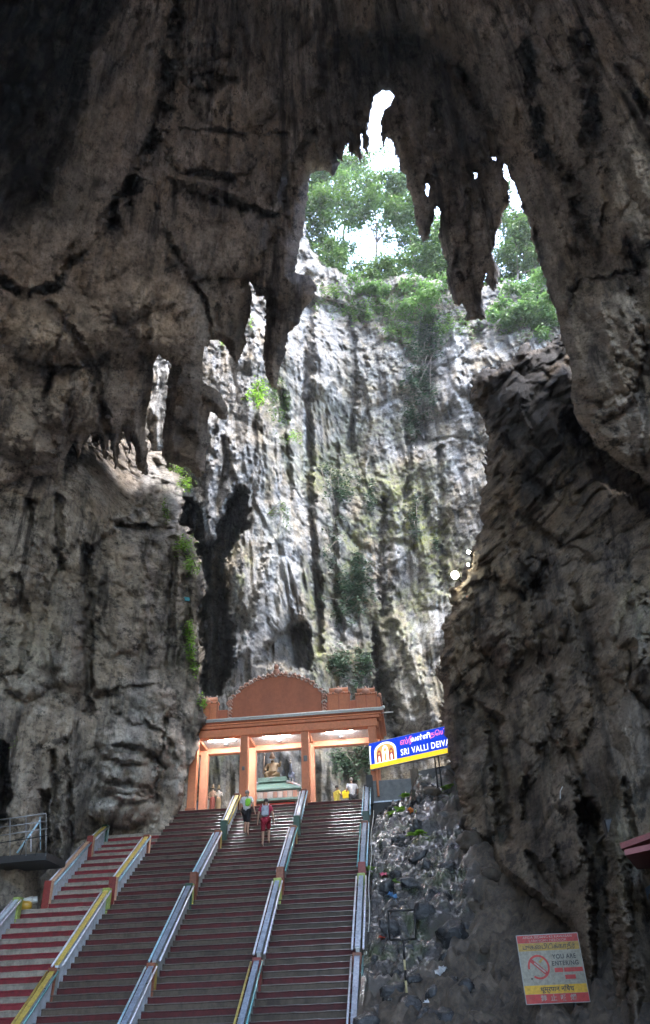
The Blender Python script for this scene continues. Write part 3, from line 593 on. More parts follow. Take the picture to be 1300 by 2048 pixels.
# ------------------------------------------------------------------ parapets
def parapet(label, X, segs, th=.10):
    """segs: (z0, z1, x, wall material, cap, rail left, rail right, foot post or None, head post or None)"""
    t = empty('stair_parapet', (X, stair_y(segs[0][0]), segs[0][0])); ox, oy, oz = t.location
    tag(t, label, 'parapet', 'low painted walls between the stair lanes')
    H = .50
    for z0, z1, x, wm, cm, rl, rr_, p0, p1 in segs:
        y0, y1 = stair_y(z0), stair_y(z1); x -= ox
        P = lambda y, z: (x, y-oy, z-oz)
        up = (Vector(P(y1, z1))-Vector(P(y0, z0))); n = 10
        bm = bmesh.new()
        prism(bm, [(x-th/2, y0-oy, z0-oz-.3), (x-th/2, y1-oy, z1-oz-.3), (x-th/2, y1-oy, z1-oz+H), (x-th/2, y0-oy, z0-oz+H)], (th, 0, 0))
        bobj('wall_panel', bm, wm, t)
        bm = bmesh.new()
        prism(bm, [(x-.075, y0-oy, z0-oz+H), (x-.075, y1-oy, z1-oz+H), (x-.075, y1-oy, z1-oz+H+.05), (x-.075, y0-oy, z0-oz+H+.05)], (.15, 0, 0)); bevel(bm, .01)
        bobj('cap', bm, cm, t)
        for sx, m in ((-.15, rl), (.15, rr_)):
            r_ = tubeo('handrail', [(x+sx, y0-oy+.02, z0-oz+H-.06+.05), (x+sx, y1-oy-.02, z1-oz+H-.06+.05)], .030, m, t)
            for q in (.15, .5, .85):
                c = Vector(P(y0+(y1-y0)*q, z0+(z1-z0)*q))+Vector((0, 0, H-.02)); tubeo('bracket', [c+Vector((sx*.3, 0, -.02)), c+Vector((sx, 0, 0))], .012, M['steel'], r_, 6)
        for pz, py, pm, fr in ((z0, y0-.10, p0, 1), (z1, y1+.06, p1, 0)):
            if pm is None: continue
            zb = stair_z(py)
            bm = bmesh.new(); box(bm, (x-.12, py-oy-.11, zb-oz-.3), (x+.12, py-oy+.11, pz-oz+H+.09)); bevel(bm, .012)
            po = bobj('post', bm, pm[0], t)
            bm = bmesh.new(); box(bm, (x+.121, py-oy-.09, zb-oz-.3), (x+.126, py-oy+.09, pz-oz+H+.07)); bobj('painted_side', bm, pm[1], po)
    return t
pr = lambda a, b=None: (M[a], M[b or a])
W, G = M['panel'], M['panel_grey']; CY, CB = M['cap_yellow'], M['cap_blue']; rb, rw, rt_ = M['rail_blue'], M['rail_white'], M['rail_teal']
parapet('rightmost stair parapet with wet blue grey cap beside the black rock slope', LX[0], [
    (-1.3, 1.15, LX[0], G, CB, rw, rt_, None, pr('post_brown')), (1.35, 3.55, LX[0], G, CB, rw, rw, None, pr('post_lime')), (3.95, 5.85, LX[0], G, CB, rt_, rb, pr('post_red', 'post_brown'), pr('post_brown')), (6.40, 7.95, LX[0], G, CB, rb, rb, pr('post_green'), pr('black_wall'))])
parapet('stair parapet rising to the pavilion column right of the two climbers', LX[1], [
    (-1.3, 1.15, LX[1], G, CB, M['cap_yellow'], rt_, None, pr('post_red', 'post_brown')), (1.35, 3.55, LX[1], G, CB, rw, rw, None, pr('post_lime', 'post_yellow')), (3.95, 5.85, LX[1], G, CB, rw, rt_, pr('post_brown', 'post_red'), pr('post_brown', 'post_yellow')), (6.40, 7.95, LX[1], G, CB, rw, rb, pr('post_green'), pr('post_brown'))])
parapet('stair parapet whose top end meets the column left of the two climbers', LX[2], [
    (-1.3, 1.15, LX[2], W, CB, rb, rw, None, pr('post_brown', 'post_yellow')), (1.3, 3.55, LX[2], G, CB, rb, rw, None, pr('post_green', 'post_lime')), (3.95, 5.85, LX[2], G, CB, rb, rw, pr('post_brown'), pr('post_brown', 'post_yellow')), (6.40, 7.95, LX[2], W, CY, rw, CY, pr('post_green'), pr('post_brown', 'post_peach'))])
parapet('stair parapet with ochre cap and pale blue wall ending at an orange post', LX[3], [
    (-1.3, 1.15, LX[3], W, CY, CY, M['rail_teal'], None, pr('post_brown', 'panel_grey')), (1.3, 3.55, LX[3], W, CY, rw, rw, None, pr('post_lime')), (3.95, 5.85, LX[3], W, CY, rw, rb, pr('post_red', 'post_peach'), pr('post_brown', 'post_peach'))])
parapet('leftmost stair parapet with pale blue wall beside the grey rock', LX[4], [
    (.6, 3.40, -12.85, W, W, rw, rw, None, pr('post_lime')), (3.95, 5.75, LX[4], W, M['post_peach'], rw, rb, pr('post_red', 'post_peach'), None), (5.95, 6.62, LX[4], W, CY, rw, rw, pr('post_red', 'post_peach'), pr('post_green', 'post_teal'))])

# ------------------------------------------------------------------ pavilion
pav = empty('pavilion', (-5.3, 33.3, 8.0)); tag(pav, 'coral painted temple pavilion with arched pediment at the top of the stairs', 'pavilion')
def pbox(name, lo, hi, m, parent=pav, bv=.015):
    o = (5.3, -33.3, -8.0); q = boxo(name, [a+b for a, b in zip(lo, o)], [a+b for a, b in zip(hi, o)], m, parent, bv); return q
CX = [-9.35, -7.1, -4.40, -1.45]
def pavilion():
    for x in CX:
        for y, m in ((33.45, 'coral_dark'), (35.3, 'coral_light')):
            c = pbox('column', (x-.17, y-.17, 8.0), (x+.17, y+.17, 11.06), M['coral_light'] if y > 34 else M['coral'])
            pbox('column_base', (x-.22, y-.22, 8.0), (x+.22, y+.22, 8.12), M['coral_dark'], c); 
    pbox('plaque', (CX[1]-.06, 33.265, 9.55), (CX[1]+.06, 33.278, 9.72), M['concrete'])
    pbox('plaque', (CX[2]-.07, 33.265, 9.75), (CX[2]+.09, 33.278, 10.0), M['concrete'])
    pbox('front_beam', (-9.75, 33.22, 11.06), (-1.20, 33.62, 11.40), M['coral'])
    pbox('cornice', (-9.85, 33.10, 11.402), (-1.08, 33.66, 11.52), M['coral']); pbox('cornice', (-9.92, 33.05, 11.523), (-1.0, 33.7, 11.60), M['coral']); pbox('cornice', (-9.98, 32.98, 11.603), (-.92, 33.72, 11.70), M['coral_dark'])
    g = tubeo('gutter_pipe', [(-10.1+5.3, 32.93-33.3, 3.74), (-.84+5.3, 32.93-33.3, 3.74)], .05, M['white_pipe'], pav)
    tubeo('gutter_pipe', [(-10.1+5.3, 32.92-33.3, 3.66), (-.90+5.3, 32.92-33.3, 3.66)], .03, M['white_pipe'], pav); tubeo('pipe_end', [(-1.0+5.3, 33.25-33.3, 3.62), (-.45+5.3, 33.25-33.3, 3.62)], .03, M['white_pipe'], pav)
    ball_bm = bmesh.new(); ball(ball_bm, (-.86+5.3, 32.93-33.3, 3.76), .075); bobj('pipe_cap', ball_bm, M['white_pipe'], pav, True)
    pbox('rear_beam', (-9.75, 35.14, 10.93), (-1.20, 35.5, 11.5), M['coral_light'])
    for x in CX: pbox('cross_beam', (x-.16, 33.625, 11.08), (x+.16, 35.137, 11.40), M['coral_light'])
    # side beam mouldings receding on the right
    pbox('side_beam', (-1.30, 33.625, 11.06), (-1.15, 36.3, 11.40), M['coral']); pbox('side_cornice', (-1.32, 33.665, 11.403), (-1.02, 36.3, 11.55), M['coral']); pbox('side_cornice', (-1.32, 33.725, 11.555), (-.90, 36.3, 11.70), M['coral'])
    for a, b in zip(CX[:-1], CX[1:]): pbox('ceiling_panel', (a+.165, 33.64, 11.17), (b-.165, 35.12, 11.24), M['white'])
    pbox('roof_slab', (-10.0, 33.74, 11.6), (-1.33, 36.3, 11.72), M['concrete'])
    for a, b in zip(CX[:-1], CX[1:]):
        m = (a+b)/2; f = pbox('lamp_fitting', (m-.62, 33.80, 11.13), (m+.62, 33.92, 11.168), M['white'], pav, .005)
        tubeo('lamp_tube', [(m-.6+5.3, 33.86-33.3, 3.10), (m+.6+5.3, 33.86-33.3, 3.10)], .02, M['tube'], f)
        bm = bmesh.new(); lathe(bm, [(.02, 0), (.10, .01), (.14, .05), (.05, .06)], (m+5.3, 34.7-33.3, 3.10), 12); bobj('ceiling_rose', bm, M['steel'], pav, True)
    # pediment: arched panel with scrolled border
    zb, hw, cx = 11.70, 2.2, -5.65
    def arch(x, w, h): q = min(abs(x)/w, 1); return h*(math.sqrt(max(1-q*q*.82, 0)))
    out = [(-hw, 0)]+[(-hw+2*hw*i/28, arch(-hw+2*hw*i/28, hw, 2.05)) for i in range(29)]+[(hw, 0)]
    bm = bmesh.new(); prism(bm, [(cx+5.3+x, .02, zb-8+z) for x, z in out], (0, .22, 0)); bobj('pediment', bm, M['coral_dark'], pav)
    bm = bmesh.new()
    inner = [(x*.90, z*.90+.06) for x, z in out]
    prism(bm, [(cx+5.3+x, -.03, zb-8+z) for x, z in inner], (0, .047, 0)); bobj('pediment_panel', bm, M['coral_dark'], pav)
    # scroll blocks along the rim
    pts = [(-hw+.06, .12+.16*i) for i in range(7)]+[(-hw+2*hw*i/22, arch(-hw+2*hw*i/22, hw, 2.05)) for i in range(23)]+[(hw-.06, .12+.16*i) for i in range(7)]
    for i, (x, z) in enumerate(pts):
        bm = bmesh.new(); c = Vector((cx+5.3+x, -.02, zb-8+z)); s = rnd.uniform(.085, .12)
        n = 14; tube(bm, [c+Vector((math.cos(a)*s*(1-a/9), rnd.uniform(-.03, .0), math.sin(a)*s*(1-a/9))) for a in [j*.45 for j in range(n)]], [.05*(1-j/22) for j in range(n)], 6)
        ball(bm, c+Vector((rnd.uniform(-.05, .05), -.03, .07)), .055, 1)
        bobj('scroll', bm, M['orn'] if i % 3 else M['orn_white'], pav, True)
    for i in range(17):
        x = -1.7+3.4*i/16; z = arch(x, hw, 2.05); bm = bmesh.new(); h = .20 if i != 8 else .36
        lathe(bm, [(.07, 0), (.085, .06), (.035, .10), (.055, .14), (.0, h)], (cx+5.3+x, .06, zb-8+z+.05), 8); bobj('finial', bm, M['orn_white'] if i % 2 else M['orn'], pav, True)
    # lions or figures seated at the crown
    bm = bmesh.new(); ball(bm, (cx+5.3, .0, zb-8+2.22), .2, 2, (.8, .7, 1)); ball(bm, (cx+5.3, -.06, zb-8+2.45), .12, 2); ball(bm, (cx+5.28, -.03, zb-8+2.56), .07, 1); bobj('crown_figure', bm, M['orn'], pav, True)
    # parapet panels left and right of the pediment, stepped
    def para(x0, x1, y0, z1):
        p = pbox('roof_parapet', (x0, y0, 11.722), (x1, y0+.25, z1), M['coral'])
        pbox('coping', (x0-.04, y0-.05, z1+.003), (x1+.04, y0+.3, z1+.09), M['coral_light'], p, .02)
        nx = max(2, int((x1-x0)/.32))
        for q in range(nx+1):
            xx = x0+(x1-x0)*q/nx; pbox('pilaster', (xx-.035, y0-.03, 11.73), (xx+.035, y0-.003, z1-.02), M['coral_dark'], p, .006)
        xm = (x0+x1)/2; bm = bmesh.new()
        lathe(bm, [(.001, -.02), (.16, .0), (.20, .08), (.15, .18), (.05, .24), (.07, .28), (.0, .36)], (xm+5.3, y0+.02-33.3, z1-8+.05), 12); bobj('horseshoe_ornament', bm, M['orn'], p, True)
        bm = bmesh.new(); tube(bm, [(x0+.05+5.3, y0+.1-33.3, z1-8+.22), (x1-.05+5.3, y0+.1-33.3, z1-8+.22)], .11, 10); bobj('barrel_roof', bm, M['coral_light'], p, True)
        k = max(3, int((x1-x0)/.22))
        for q in range(k):
            bm = bmesh.new(); xx = x0+.08+(x1-x0-.16)*q/(k-1); lathe(bm, [(.03, 0), (.045, .03), (.02, .06), (.0, .15)], (xx+5.3, y0+.1-33.3, z1-8+.32), 6); bobj('finial', bm, M['orn_white'], p, True)
        for q in range(k+1):
            bm = bmesh.new(); xx = x0+(x1-x0)*q/k; ball(bm, (xx+5.3, y0-.05-33.3, z1-8+.05), .055, 1); bobj('rosette', bm, M['orn'], p, True)
    para(-3.3, -2.35, 33.25, 12.62); para(-2.05, -1.15, 33.3, 12.52); pbox('roof_parapet', (-3.42, 33.4, 11.722), (-1.2, 33.6, 12.35), M['coral_dark'])
    para(-9.4, -8.35, 33.25, 12.62); pbox('roof_parapet', (-9.6, 33.4, 11.722), (-7.9, 33.6, 12.35), M['coral_dark'])
    for i in range(9):
        bm = bmesh.new(); ball(bm, (-1.0+5.3, .25+i*.3, 4.55-.0*i), .09, 1, (1, 1, 1.3)); bobj('rosette', bm, M['orn'], pav, True)
    pbox('side_parapet', (-1.14, 33.56, 11.722), (-1.0, 36.2, 12.5), M['coral'])
pavilion()
# ------------------------------------------------------------------ rock slope beside the stairs
def wet_rock(name, a, b, r0=.05, r1=.34):
    k = NT(name); g = k.coord(); n = k.noise(g, 1.6, 7, .68); n2 = k.noise(g, 7., 6, .7)
    k.col(k.mix(k.ramp(n, [(.35, (0,)*3), (.65, (1,)*3)]), a, b)); k.l(k.ramp(n2, [(.35, (r0,)*3), (.65, (r1,)*3)]), k.b.inputs['Roughness'])
    k.set(Specular_IOR_Level=.6); k.bump(k.math('ADD', n, k.math('MULTIPLY', n2, .4)), .8, .12); return k.m
M['wet'] = wet_rock('wet_black_rock', (.012, .013, .015), (.06, .063, .068)); M['earth'] = wet_rock('brown_rubble', (.03, .023, .017), (.10, .075, .052), .35, .8)
HB = [(8, -1.5), (12, -1.35), (16, -.8), (20, .15), (23, 1.45), (26, 3.3), (30, 5.85), (33, 7.2), (36, 7.6)]
def heap_z(x, y):
    b = np.interp(y, [p for p, q in HB], [q for p, q in HB])
    side = np.clip(x+1.6, 0, 9)
    bump_ = .9*np.exp(-((x-.9)/1.2)**2-((y-32.3)/1.1)**2)
    return b+side*.16+.03*side**2+bump_
def heap():
    st_ = .065; xs = np.arange(-1.66, 7.5, st_); ys = np.arange(10, 34.5, st_); X, Y = np.meshgrid(xs, ys)
    Z = heap_z(X, Y); P = np.stack([X, Y, Z], -1)
    Z = Z+ridge(P/2.2, 200, 2)*.15+np.abs(fbm(P/1.1, 205, 3, .5))*.45-.12+fbm(P/.25, 210, 3)*.08
    fw = np.stack([X.ravel()+fbm(P.reshape(-1, 3)/.5, 230, 2)*.2, Y.ravel()*1.1+fbm(P.reshape(-1, 3)/.5, 233, 2)*.2], -1)
    Z = Z+(worley(fw/1.1, 31)*.32+worley(fw/.42+2, 32)*.17+worley(fw/.18, 33)*.06).reshape(Z.shape)-.3
    Z = np.where(X < -1.5, np.minimum(Z, heap_z(X, Y)), Z)
    P[..., 2] = Z; ny, nx = X.shape; ids = np.arange(ny*nx).reshape(ny, nx)
    Q = np.stack([ids[:-1, :-1], ids[:-1, 1:], ids[1:, 1:], ids[1:, :-1]], -1).reshape(-1, 4)
    k = NT('slope_rock'); g = k.coord(); n = k.noise(g, 1.3, 7, .7); n2 = k.noise(g, 9., 8, .75)
    wetm = k.ramp(k.at('wet'), [(.3, (0,)*3), (.7, (1,)*3)])
    c = k.mix(wetm, k.mix(k.ramp(k.math('ADD', k.math('MULTIPLY', n, .5), k.math('MULTIPLY', n2, .5)), [(.42, (0,)*3), (.6, (1,)*3)]), (.022, .017, .013), (.17, .13, .095)), k.mix(n, (.012, .013, .015), (.062, .065, .07)))
    c = k.mix(k.math('MULTIPLY', wetm, k.ramp(k.noise(g, .9, 6, .7), [(.52, (0,)*3), (.62, (.75,)*3)])), c, (.045, .07, .022))
    k.col(c); k.l(k.mix(wetm, k.ramp(n2, [(.3, (.5,)*3), (.6, (.9,)*3)]), k.ramp(n2, [(.38, (.05,)*3), (.62, (.34,)*3)])), k.b.inputs['Roughness']); k.set(Specular_IOR_Level=.7); k.l(k.math('MULTIPLY', wetm, .6), k.b.inputs['Coat Weight']); k.set(Coat_Roughness=.1); k.bump(k.math('ADD', n, k.math('MULTIPLY', n2, .4)), .9, .12)
    o = quads_obj('rock_slope', P.reshape(-1, 3), Q, k.m); tag(o, kind='structure')
    wet = np.clip(1.5-(X+1.6)/3.0+fbm(P/1.5, 215, 3)*.5, 0, 1)*smooth(Y+fbm(P/2., 217, 2)*2, 18.5, 25); attr(o, 'wet', wet.ravel())
    def field(x, y):
        j = int(np.clip((x-xs[0])/st_, 0, nx-1)); i = int(np.clip((y-ys[0])/st_, 0, ny-1)); return float(Z[i, j])
    ms = []
    for i in range(12):
        bm = bmesh.new(); bmesh.ops.create_icosphere(bm, subdivisions=3, radius=1)
        co = np.array([v.co[:] for v in bm.verts]); sq = np.array([rnd.uniform(.8, 1.3), rnd.uniform(.7, 1.1), rnd.uniform(.5, .8)])
        co = co*(1+.34*fbm(co*1.0+i*7, 220+i, 3, .55)[:, None])*sq
        for v, c_ in zip(bm.verts, co): v.co = c_
        for mname in ('wet', 'earth'):
            me = bpy.data.meshes.new('stone'); bm.to_mesh(me); me.polygons.foreach_set('use_smooth', [True]*len(me.polygons)); me.materials.append(M[mname]); ms.append(me)
        bm.free()
    n_ = 0
    while n_ < 150:
        x = -1.45+abs(rnd.gauss(0, 1.7)); y = rnd.uniform(15, 33.2)
        if x > 4.5: continue
        if heap_z(x, y) < -.7: continue
        iswet = x < 1.5+rnd.uniform(-1, .6) and y > 18
        s = min(.5, max(.08, rnd.gauss(.19, .11)))*(1 if x > -1.1 else .6)
        o2 = bpy.data.objects.new('stone', ms[2*rnd.randrange(12)+(0 if iswet else 1)]); COL.objects.link(o2); o2.parent = o
        o2.location = (x, y, field(x, y)-s*.22); o2.rotation_euler = (rnd.uniform(-.5, .5), rnd.uniform(-.5, .5), rnd.uniform(0, 6.3)); o2.scale = (s,)*3; n_ += 1
    return field
heap_at = heap()

# ------------------------------------------------------------------ plants
def leaf_mat(name, c1, c2, trans=.35):
    k = NT(name); r = k.at('rv'); k.col(k.mix(r, c1, c2)); k.set(Roughness=.5, Specular_IOR_Level=.3)
    t = k.n('ShaderNodeBsdfTranslucent'); k.l(k.mix(r, tuple(x*1.3 for x in c1), tuple(x*1.4 for x in c2)), t.inputs[0])
    mx = k.n('ShaderNodeMixShader', i_0=trans); out = k.t.nodes['Material Output']
    k.l(k.b.outputs[0], mx.inputs[1]); k.l(t.outputs[0], mx.inputs[2]); k.l(mx.outputs[0], out.inputs[0]); return k.m
M['leaf'] = leaf_mat('tree_leaves', (.042, .095, .024), (.125, .215, .045)); M['leaf_bright'] = leaf_mat('bright_leaves', (.13, .29, .035), (.25, .42, .06), .5); M['leaf_mid'] = leaf_mat('mid_green_leaves', (.06, .14, .035), (.13, .24, .06), .4); M['leaf_dark'] = leaf_mat('creeper_leaves', (.022, .055, .028), (.055, .105, .05), .25)
M['bark'] = paint('grey_bark', (.20, .17, .14), .8, .6)
NR = np.random.RandomState(11)
def leaves(name, C, size, mat, parent=None, up=.4, N=None):
    """C (n,3) leaf centres -> one mesh of small folded leaf blades"""
    n = len(C); nrm = NR.normal(size=(n, 3)); nrm[:, 2] = np.abs(nrm[:, 2])+up
    if N is not None: nrm = nrm*.35+N
    nrm /= np.linalg.norm(nrm, axis=1)[:, None]
    a = np.cross(nrm, NR.normal(size=(n, 3))); a /= np.linalg.norm(a, axis=1)[:, None]+1e-6; b = np.cross(nrm, a)
    s = size*NR.uniform(.6, 1.3, n)[:, None]
    p0 = C-a*s*.5; p2 = C+a*s*.5-nrm*s*.12; m1 = C+b*s*.27+nrm*s*.10; m2 = C-b*s*.27+nrm*s*.10
    V = np.stack([p0, m1, p2, m2], 1).reshape(-1, 3); Q = np.arange(n*4).reshape(-1, 4)
    o = quads_obj(name, V, Q, mat, parent, False); attr(o, 'rv', np.repeat(NR.rand(n), 4)); return o
def surf(name, u, v):
    ua, va, Yg = SURF[name]; i = np.clip(np.searchsorted(va, v), 0, len(va)-1); j = np.clip(np.searchsorted(ua, u), 0, len(ua)-1)
    d = rays(u, v); return d*(Yg[i, j]/d[..., 1])[..., None] if np.ndim(u) else d*(Yg[i, j]/d[1])
def tree(label, base, lobes, n, size, mat, Y, group='trees on the cliff edge'):
    b = atY(base[0], base[1], Y); t = empty('tree', b); tag(t, label, 'tree', group)
    bm = bmesh.new(); Ns = []; Cs = []
    cs = [atY(u, v, Y+rnd.uniform(-1.5, 1.5)) for u, v, ru, rv in lobes]
    mean = np.mean(cs, 0); fork = b+(mean-b)*.45
    lp = lambda p: Vector(p-b)
    tube(bm, [lp(b-np.array([0, 0, 1.])), lp(b+(fork-b)*.5+np.array([rnd.uniform(-.3, .3), 0, 0])), lp(fork)], [.22, .17, .12], 7)
    for c, (u, v, ru, rv) in zip(cs, lobes):
        m = (fork+c)/2+np.array([rnd.uniform(-.4, .4), rnd.uniform(-.4, .4), .3]); tube(bm, [lp(fork), lp(m), lp(c)], [.10, .07, .04], 6)
        k = np.linalg.norm(c)/F; rx, rz = ru*k, rv*k
        for q in range(16):
            e = c+np.array([rnd.gauss(0, .55)*rx, rnd.gauss(0, .5)*rx, rnd.gauss(0, .55)*rz]); tube(bm, [lp(c), lp((c+e)/2+np.array([0, 0, .15])), lp(e)], [.04, .025, .01], 5)
            m_ = max(8, int(2.6*n*ru*rv/sum(l[2]*l[3] for l in lobes)/16)); sd_ = np.array([rx*.22, rx*.22, rz*.17])
            of = NR.normal(size=(m_, 3))*sd_; Cs.append(e-b+of); Ns.append(of/(np.linalg.norm(of, axis=1)[:, None]+1e-6)+np.array([0, 0, .5]))
    bobj('trunk', bm, M['bark'], t, True); leaves('crown', np.concatenate(Cs), size, mat, t, .4, np.concatenate(Ns)); return t
TY = 63.
tree('leafy tree at the left rim of the opening under the hanging rock lip', (640,560), [(645,360,34,46),(640,430,38,50),(680,400,40,44),(650,490,44,44)], 3600, .50, M['leaf'], TY)
tree('tall tree in front of the bright sky gap left of the stalactite', (745,560), [(740,380,50,32),(790,375,36,50),(725,430,40,30),(800,430,30,40)], 3000, .48, M['leaf'], TY)
tree('dense tree right below the bright sky patch at the cliff rim', (745,580), [(690,560,46,34),(745,565,44,34),(655,550,40,44)], 3200, .46, M['leaf'], TY-1)
tree('tree under the short stalactite with a round crown', (830,580), [(825,490,36,44),(800,550,46,40),(850,530,44,50),(820,420,30,40)], 3600, .46, M['leaf'], TY)
tree('light green bush at the cliff rim left of the big stalactite tip', (850,625), [(840,620,40,26),(875,600,40,34),(835,590,34,28)], 2000, .40, M['leaf_mid'], TY-4)
tree('yellow green bush on the cliff rim above the left grey streaks', (715,612), [(700,596,38,20),(735,592,34,20)], 1300, .40, M['leaf_mid'], TY-4)
tree('dark tree half hidden behind the big stalactite', (930,600), [(900,540,44,60),(945,580,44,50),(1000,590,36,40),(890,460,26,50)], 3600, .46, M['leaf'], TY)
tree('tall tree filling the narrow gap right of the big stalactite', (1030,600), [(1025,420,28,50),(1015,500,40,54),(1060,490,40,56),(1075,550,30,40)], 3600, .46, M['leaf'], TY-3)
tree('bright green tree beside the right cave wall above the dark ledge', (1075,680), [(1065,600,44,46),(1090,640,34,36),(1035,630,36,34)], 3000, .42, M['leaf_mid'], TY-8)
tree('hazy far tree showing through the upper part of the opening', (690,520), [(715,320,40,30),(690,335,30,38),(665,320,24,30)], 1400, .48, M['leaf'], TY+6)

def creeper(label, sheet, ells, n, size, mat, name='creeper', cat='creeper', group='creepers on the cliff face', off=.5):
    Cs = []; tot = sum(a*b for _, _, a, b in ells)
    for u, v, a, b in ells:
        m = int(n*a*b/tot); k = max(3, m//22); cu = NR.normal(size=k)*a*.5+u; cv_ = NR.normal(size=k)*b*.5+v; w_ = NR.randint(0, k, m)
        uu = cu[w_]+NR.normal(size=m)*min(6, a*.4); vv = cv_[w_]+NR.normal(size=m)*min(7, b*.4); P = surf(sheet, uu, vv); P[:, 1] -= NR.rand(m)*off+.05; P[:, 2] += NR.normal(size=m)*.08; Cs.append(P)
    C_ = np.concatenate(Cs); b0 = C_.mean(0); t = empty(name, b0); tag(t, label, cat, group)
    leaves('foliage', C_-b0, size, mat, t, .4, np.tile(np.array([0, -.7, .7]), (len(C_), 1))); bm = bmesh.new()
    for q in range(6):
        p = C_[NR.randint(len(C_))]-b0; p2 = C_[NR.randint(len(C_))]-b0; tube(bm, [Vector(p), Vector((p+p2)/2)+Vector((0, -.1, .1)), Vector(p2)], .025, 5)
    bobj('stem', bm, M['bark'], t, True); return t
D_ = M['leaf_dark']; L_ = M['leaf_bright']
creeper('long dark creeper curtain hanging down right of the centre of the cliff', 'cliff', [(845,690,34,50),(835,770,26,50),(828,850,20,40)], 2200, .36, D_)
creeper('thick creeper bush low on the cliff above the pavilion parapet', 'cliff', [(700,1190,34,60),(720,1140,18,30)], 1700, .34, D_)
creeper('sparse plants on the cliff just behind the right roof parapet', 'cliff', [(680,1330,26,34),(725,1335,22,28)], 900, .32, D_)
creeper('creeper patch left of the smooth pale flowstone column', 'cliff', [(685,990,22,40),(745,1000,12,20)], 700, .32, D_)
creeper('small creeper tufts right of the smooth pale flowstone column', 'cliff', [(825,1060,16,34),(840,1010,12,20)], 260, .30, D_)
creeper('thin creeper on the dark strip of cliff near its left corner', 'cliff', [(660,1090,16,60),(655,950,14,40)], 300, .30, D_)
creeper('small bush on the cliff just above the glowing floodlight', 'cliff', [(882,1095,12,14)], 90, .3, D_)
creeper('plants scattered over the top of the cliff under the trees', 'cliff', [(720,625,80,16),(900,650,60,18),(800,660,40,30),(1020,650,40,20),(660,600,30,20),(760,610,60,20)], 3200, .36, M['leaf'])
creeper('climbing plants on the rock seen through the right bay of the pavilion', 'cliff', [(690,1520,40,26),(735,1510,14,40)], 900, .28, D_)
creeper('bright green hanging plant on the white wall below the forked stalactite', 'cliff', [(517,790,14,20)], 420, .28, L_, 'hanging_plant', 'plant', 'bright plants on the white wall')
creeper('long green plant strip on the white wall right of the bright tuft', 'cliff', [(560,820,16,50),(555,780,12,16)], 800, .24, M['leaf'], 'hanging_plant', 'plant', 'bright plants on the white wall')
creeper('small bright tuft at the right edge of the white wall', 'cliff', [(590,882,11,9)], 110, .22, L_, 'hanging_plant', 'plant', 'bright plants on the white wall')
creeper('green tuft low on the white wall right of the dark cave pockets', 'cliff', [(572,1050,10,22),(540,1035,10,7)], 160, .22, M['leaf'], 'hanging_plant', 'plant', 'bright plants on the white wall')
creeper('little bright tuft on the white rock above the forked stalactite gap', 'cliff', [(503,648,6,8),(450,690,8,5)], 60, .2, L_, 'hanging_plant', 'plant', 'bright plants on the white wall')
def fern(label, P, r, n=12, mat=None, name='fern', cat='fern', group='bright ferns on the dark rocks', lean=(0, -.5, .1)):
    t = empty(name, P); tag(t, label, cat, group)
    for i in range(n):
        V, Q = [], []
        a = rnd.uniform(0, 6.28); d = Vector((math.cos(a), math.sin(a)*.6, rnd.uniform(-.3, .8)))+Vector(lean); d.normalize(); L = r*rnd.uniform(.6, 1.1)
        side = d.cross(Vector((0, 0, 1))).normalized()
        V += [Vector((0, 0, 0)), d*L*.5+Vector((0, 0, -L*.1)), d*L+Vector((0, 0, -L*.5)), d*L*.5+Vector((0, 0, -L*.14))]; Q.append((0, 1, 2, 3))
        for q in range(1, 10):
            f = q/9; p = d*L*f+Vector((0, 0, -L*.55*f*f)); wd = L*.30*math.sin(math.pi*min(f*.9+.1, 1))+.01
            for s_ in (-1, 1):
                tip = p+side*s_*wd+d*wd*.35+Vector((0, 0, -wd*.25)); h = d*L*.058; k = len(V); V += [p-h, p+h, tip+h*.4, tip-h*.6]; Q.append((k, k+1, k+2, k+3))
        o = quads_obj('frond', np.array([v[:] for v in V]), np.array(Q), mat or L_, t, False); attr(o, 'rv', np.repeat(NR.rand(len(Q)), 4))
    return t
def on(sheet, u, v, dy=.12): p = surf(sheet, float(u), float(v)); p[1] -= dy; return p
for lab, u, v, ru, rv, n_ in [('bright fern on the ledge under the dark hanging drips',358,942,12,10,170),('bright fern hanging below the ledge fern left of the dark cave pocket',376,972,12,14,190),
    ('fern tuft on the pale knob left of the dark cave pocket',332,1038,6,16,90),('large bright fern on the shoulder of the left pillar',372,1098,20,13,330),('fern just below the shoulder fern of the left pillar',386,1128,12,16,190),
    ('fern high on the lower edge of the left pillar',378,1258,10,16,150),('fern in the middle of the lower edge of the left pillar',385,1298,10,22,230),('fern at the foot of the row on the left pillar edge',392,1335,8,12,110),
    ('fern beside the left end of the pavilion cornice',402,1408,9,12,120),('tiny fern on the left wall beside the photo edge',32,1480,6,5,30),('faint fern high on the brown left wall',118,1125,4,14,50)]:
    t = creeper(lab, 'cave_wall_left', [(u, v, ru, rv)], n_, .17, M['leaf_bright'], 'fern', 'fern', 'bright ferns on the dark rocks', .45)
for lab, u, v, Y, r in [('leafy plant with bright shoots at the top of the black rock slope',800,1640,31.6,.6),('bright little plant in the middle of the black rock slope',838,1716,28.4,.45),('plant beside the right pillar on top of the rock slope',905,1640,31.5,.5),('yellow green weed on the upper black rocks',842,1655,30.6,.3),
    ('weed beside the stair parapet half way up',738,1755,27.6,.4),('small weed among the wet rocks below the bright plant',785,1765,26.,.3),('yellow green sprig on the wet rocks near the grey wall',812,1608,32.6,.35)]:
    p = atY(u, v, Y); p[2] = heap_at(p[0], p[1])+.1; fern(lab, p, r, 12, L_, 'weed', 'plant', 'small plants on the rock slope', (0, -.3, .5))

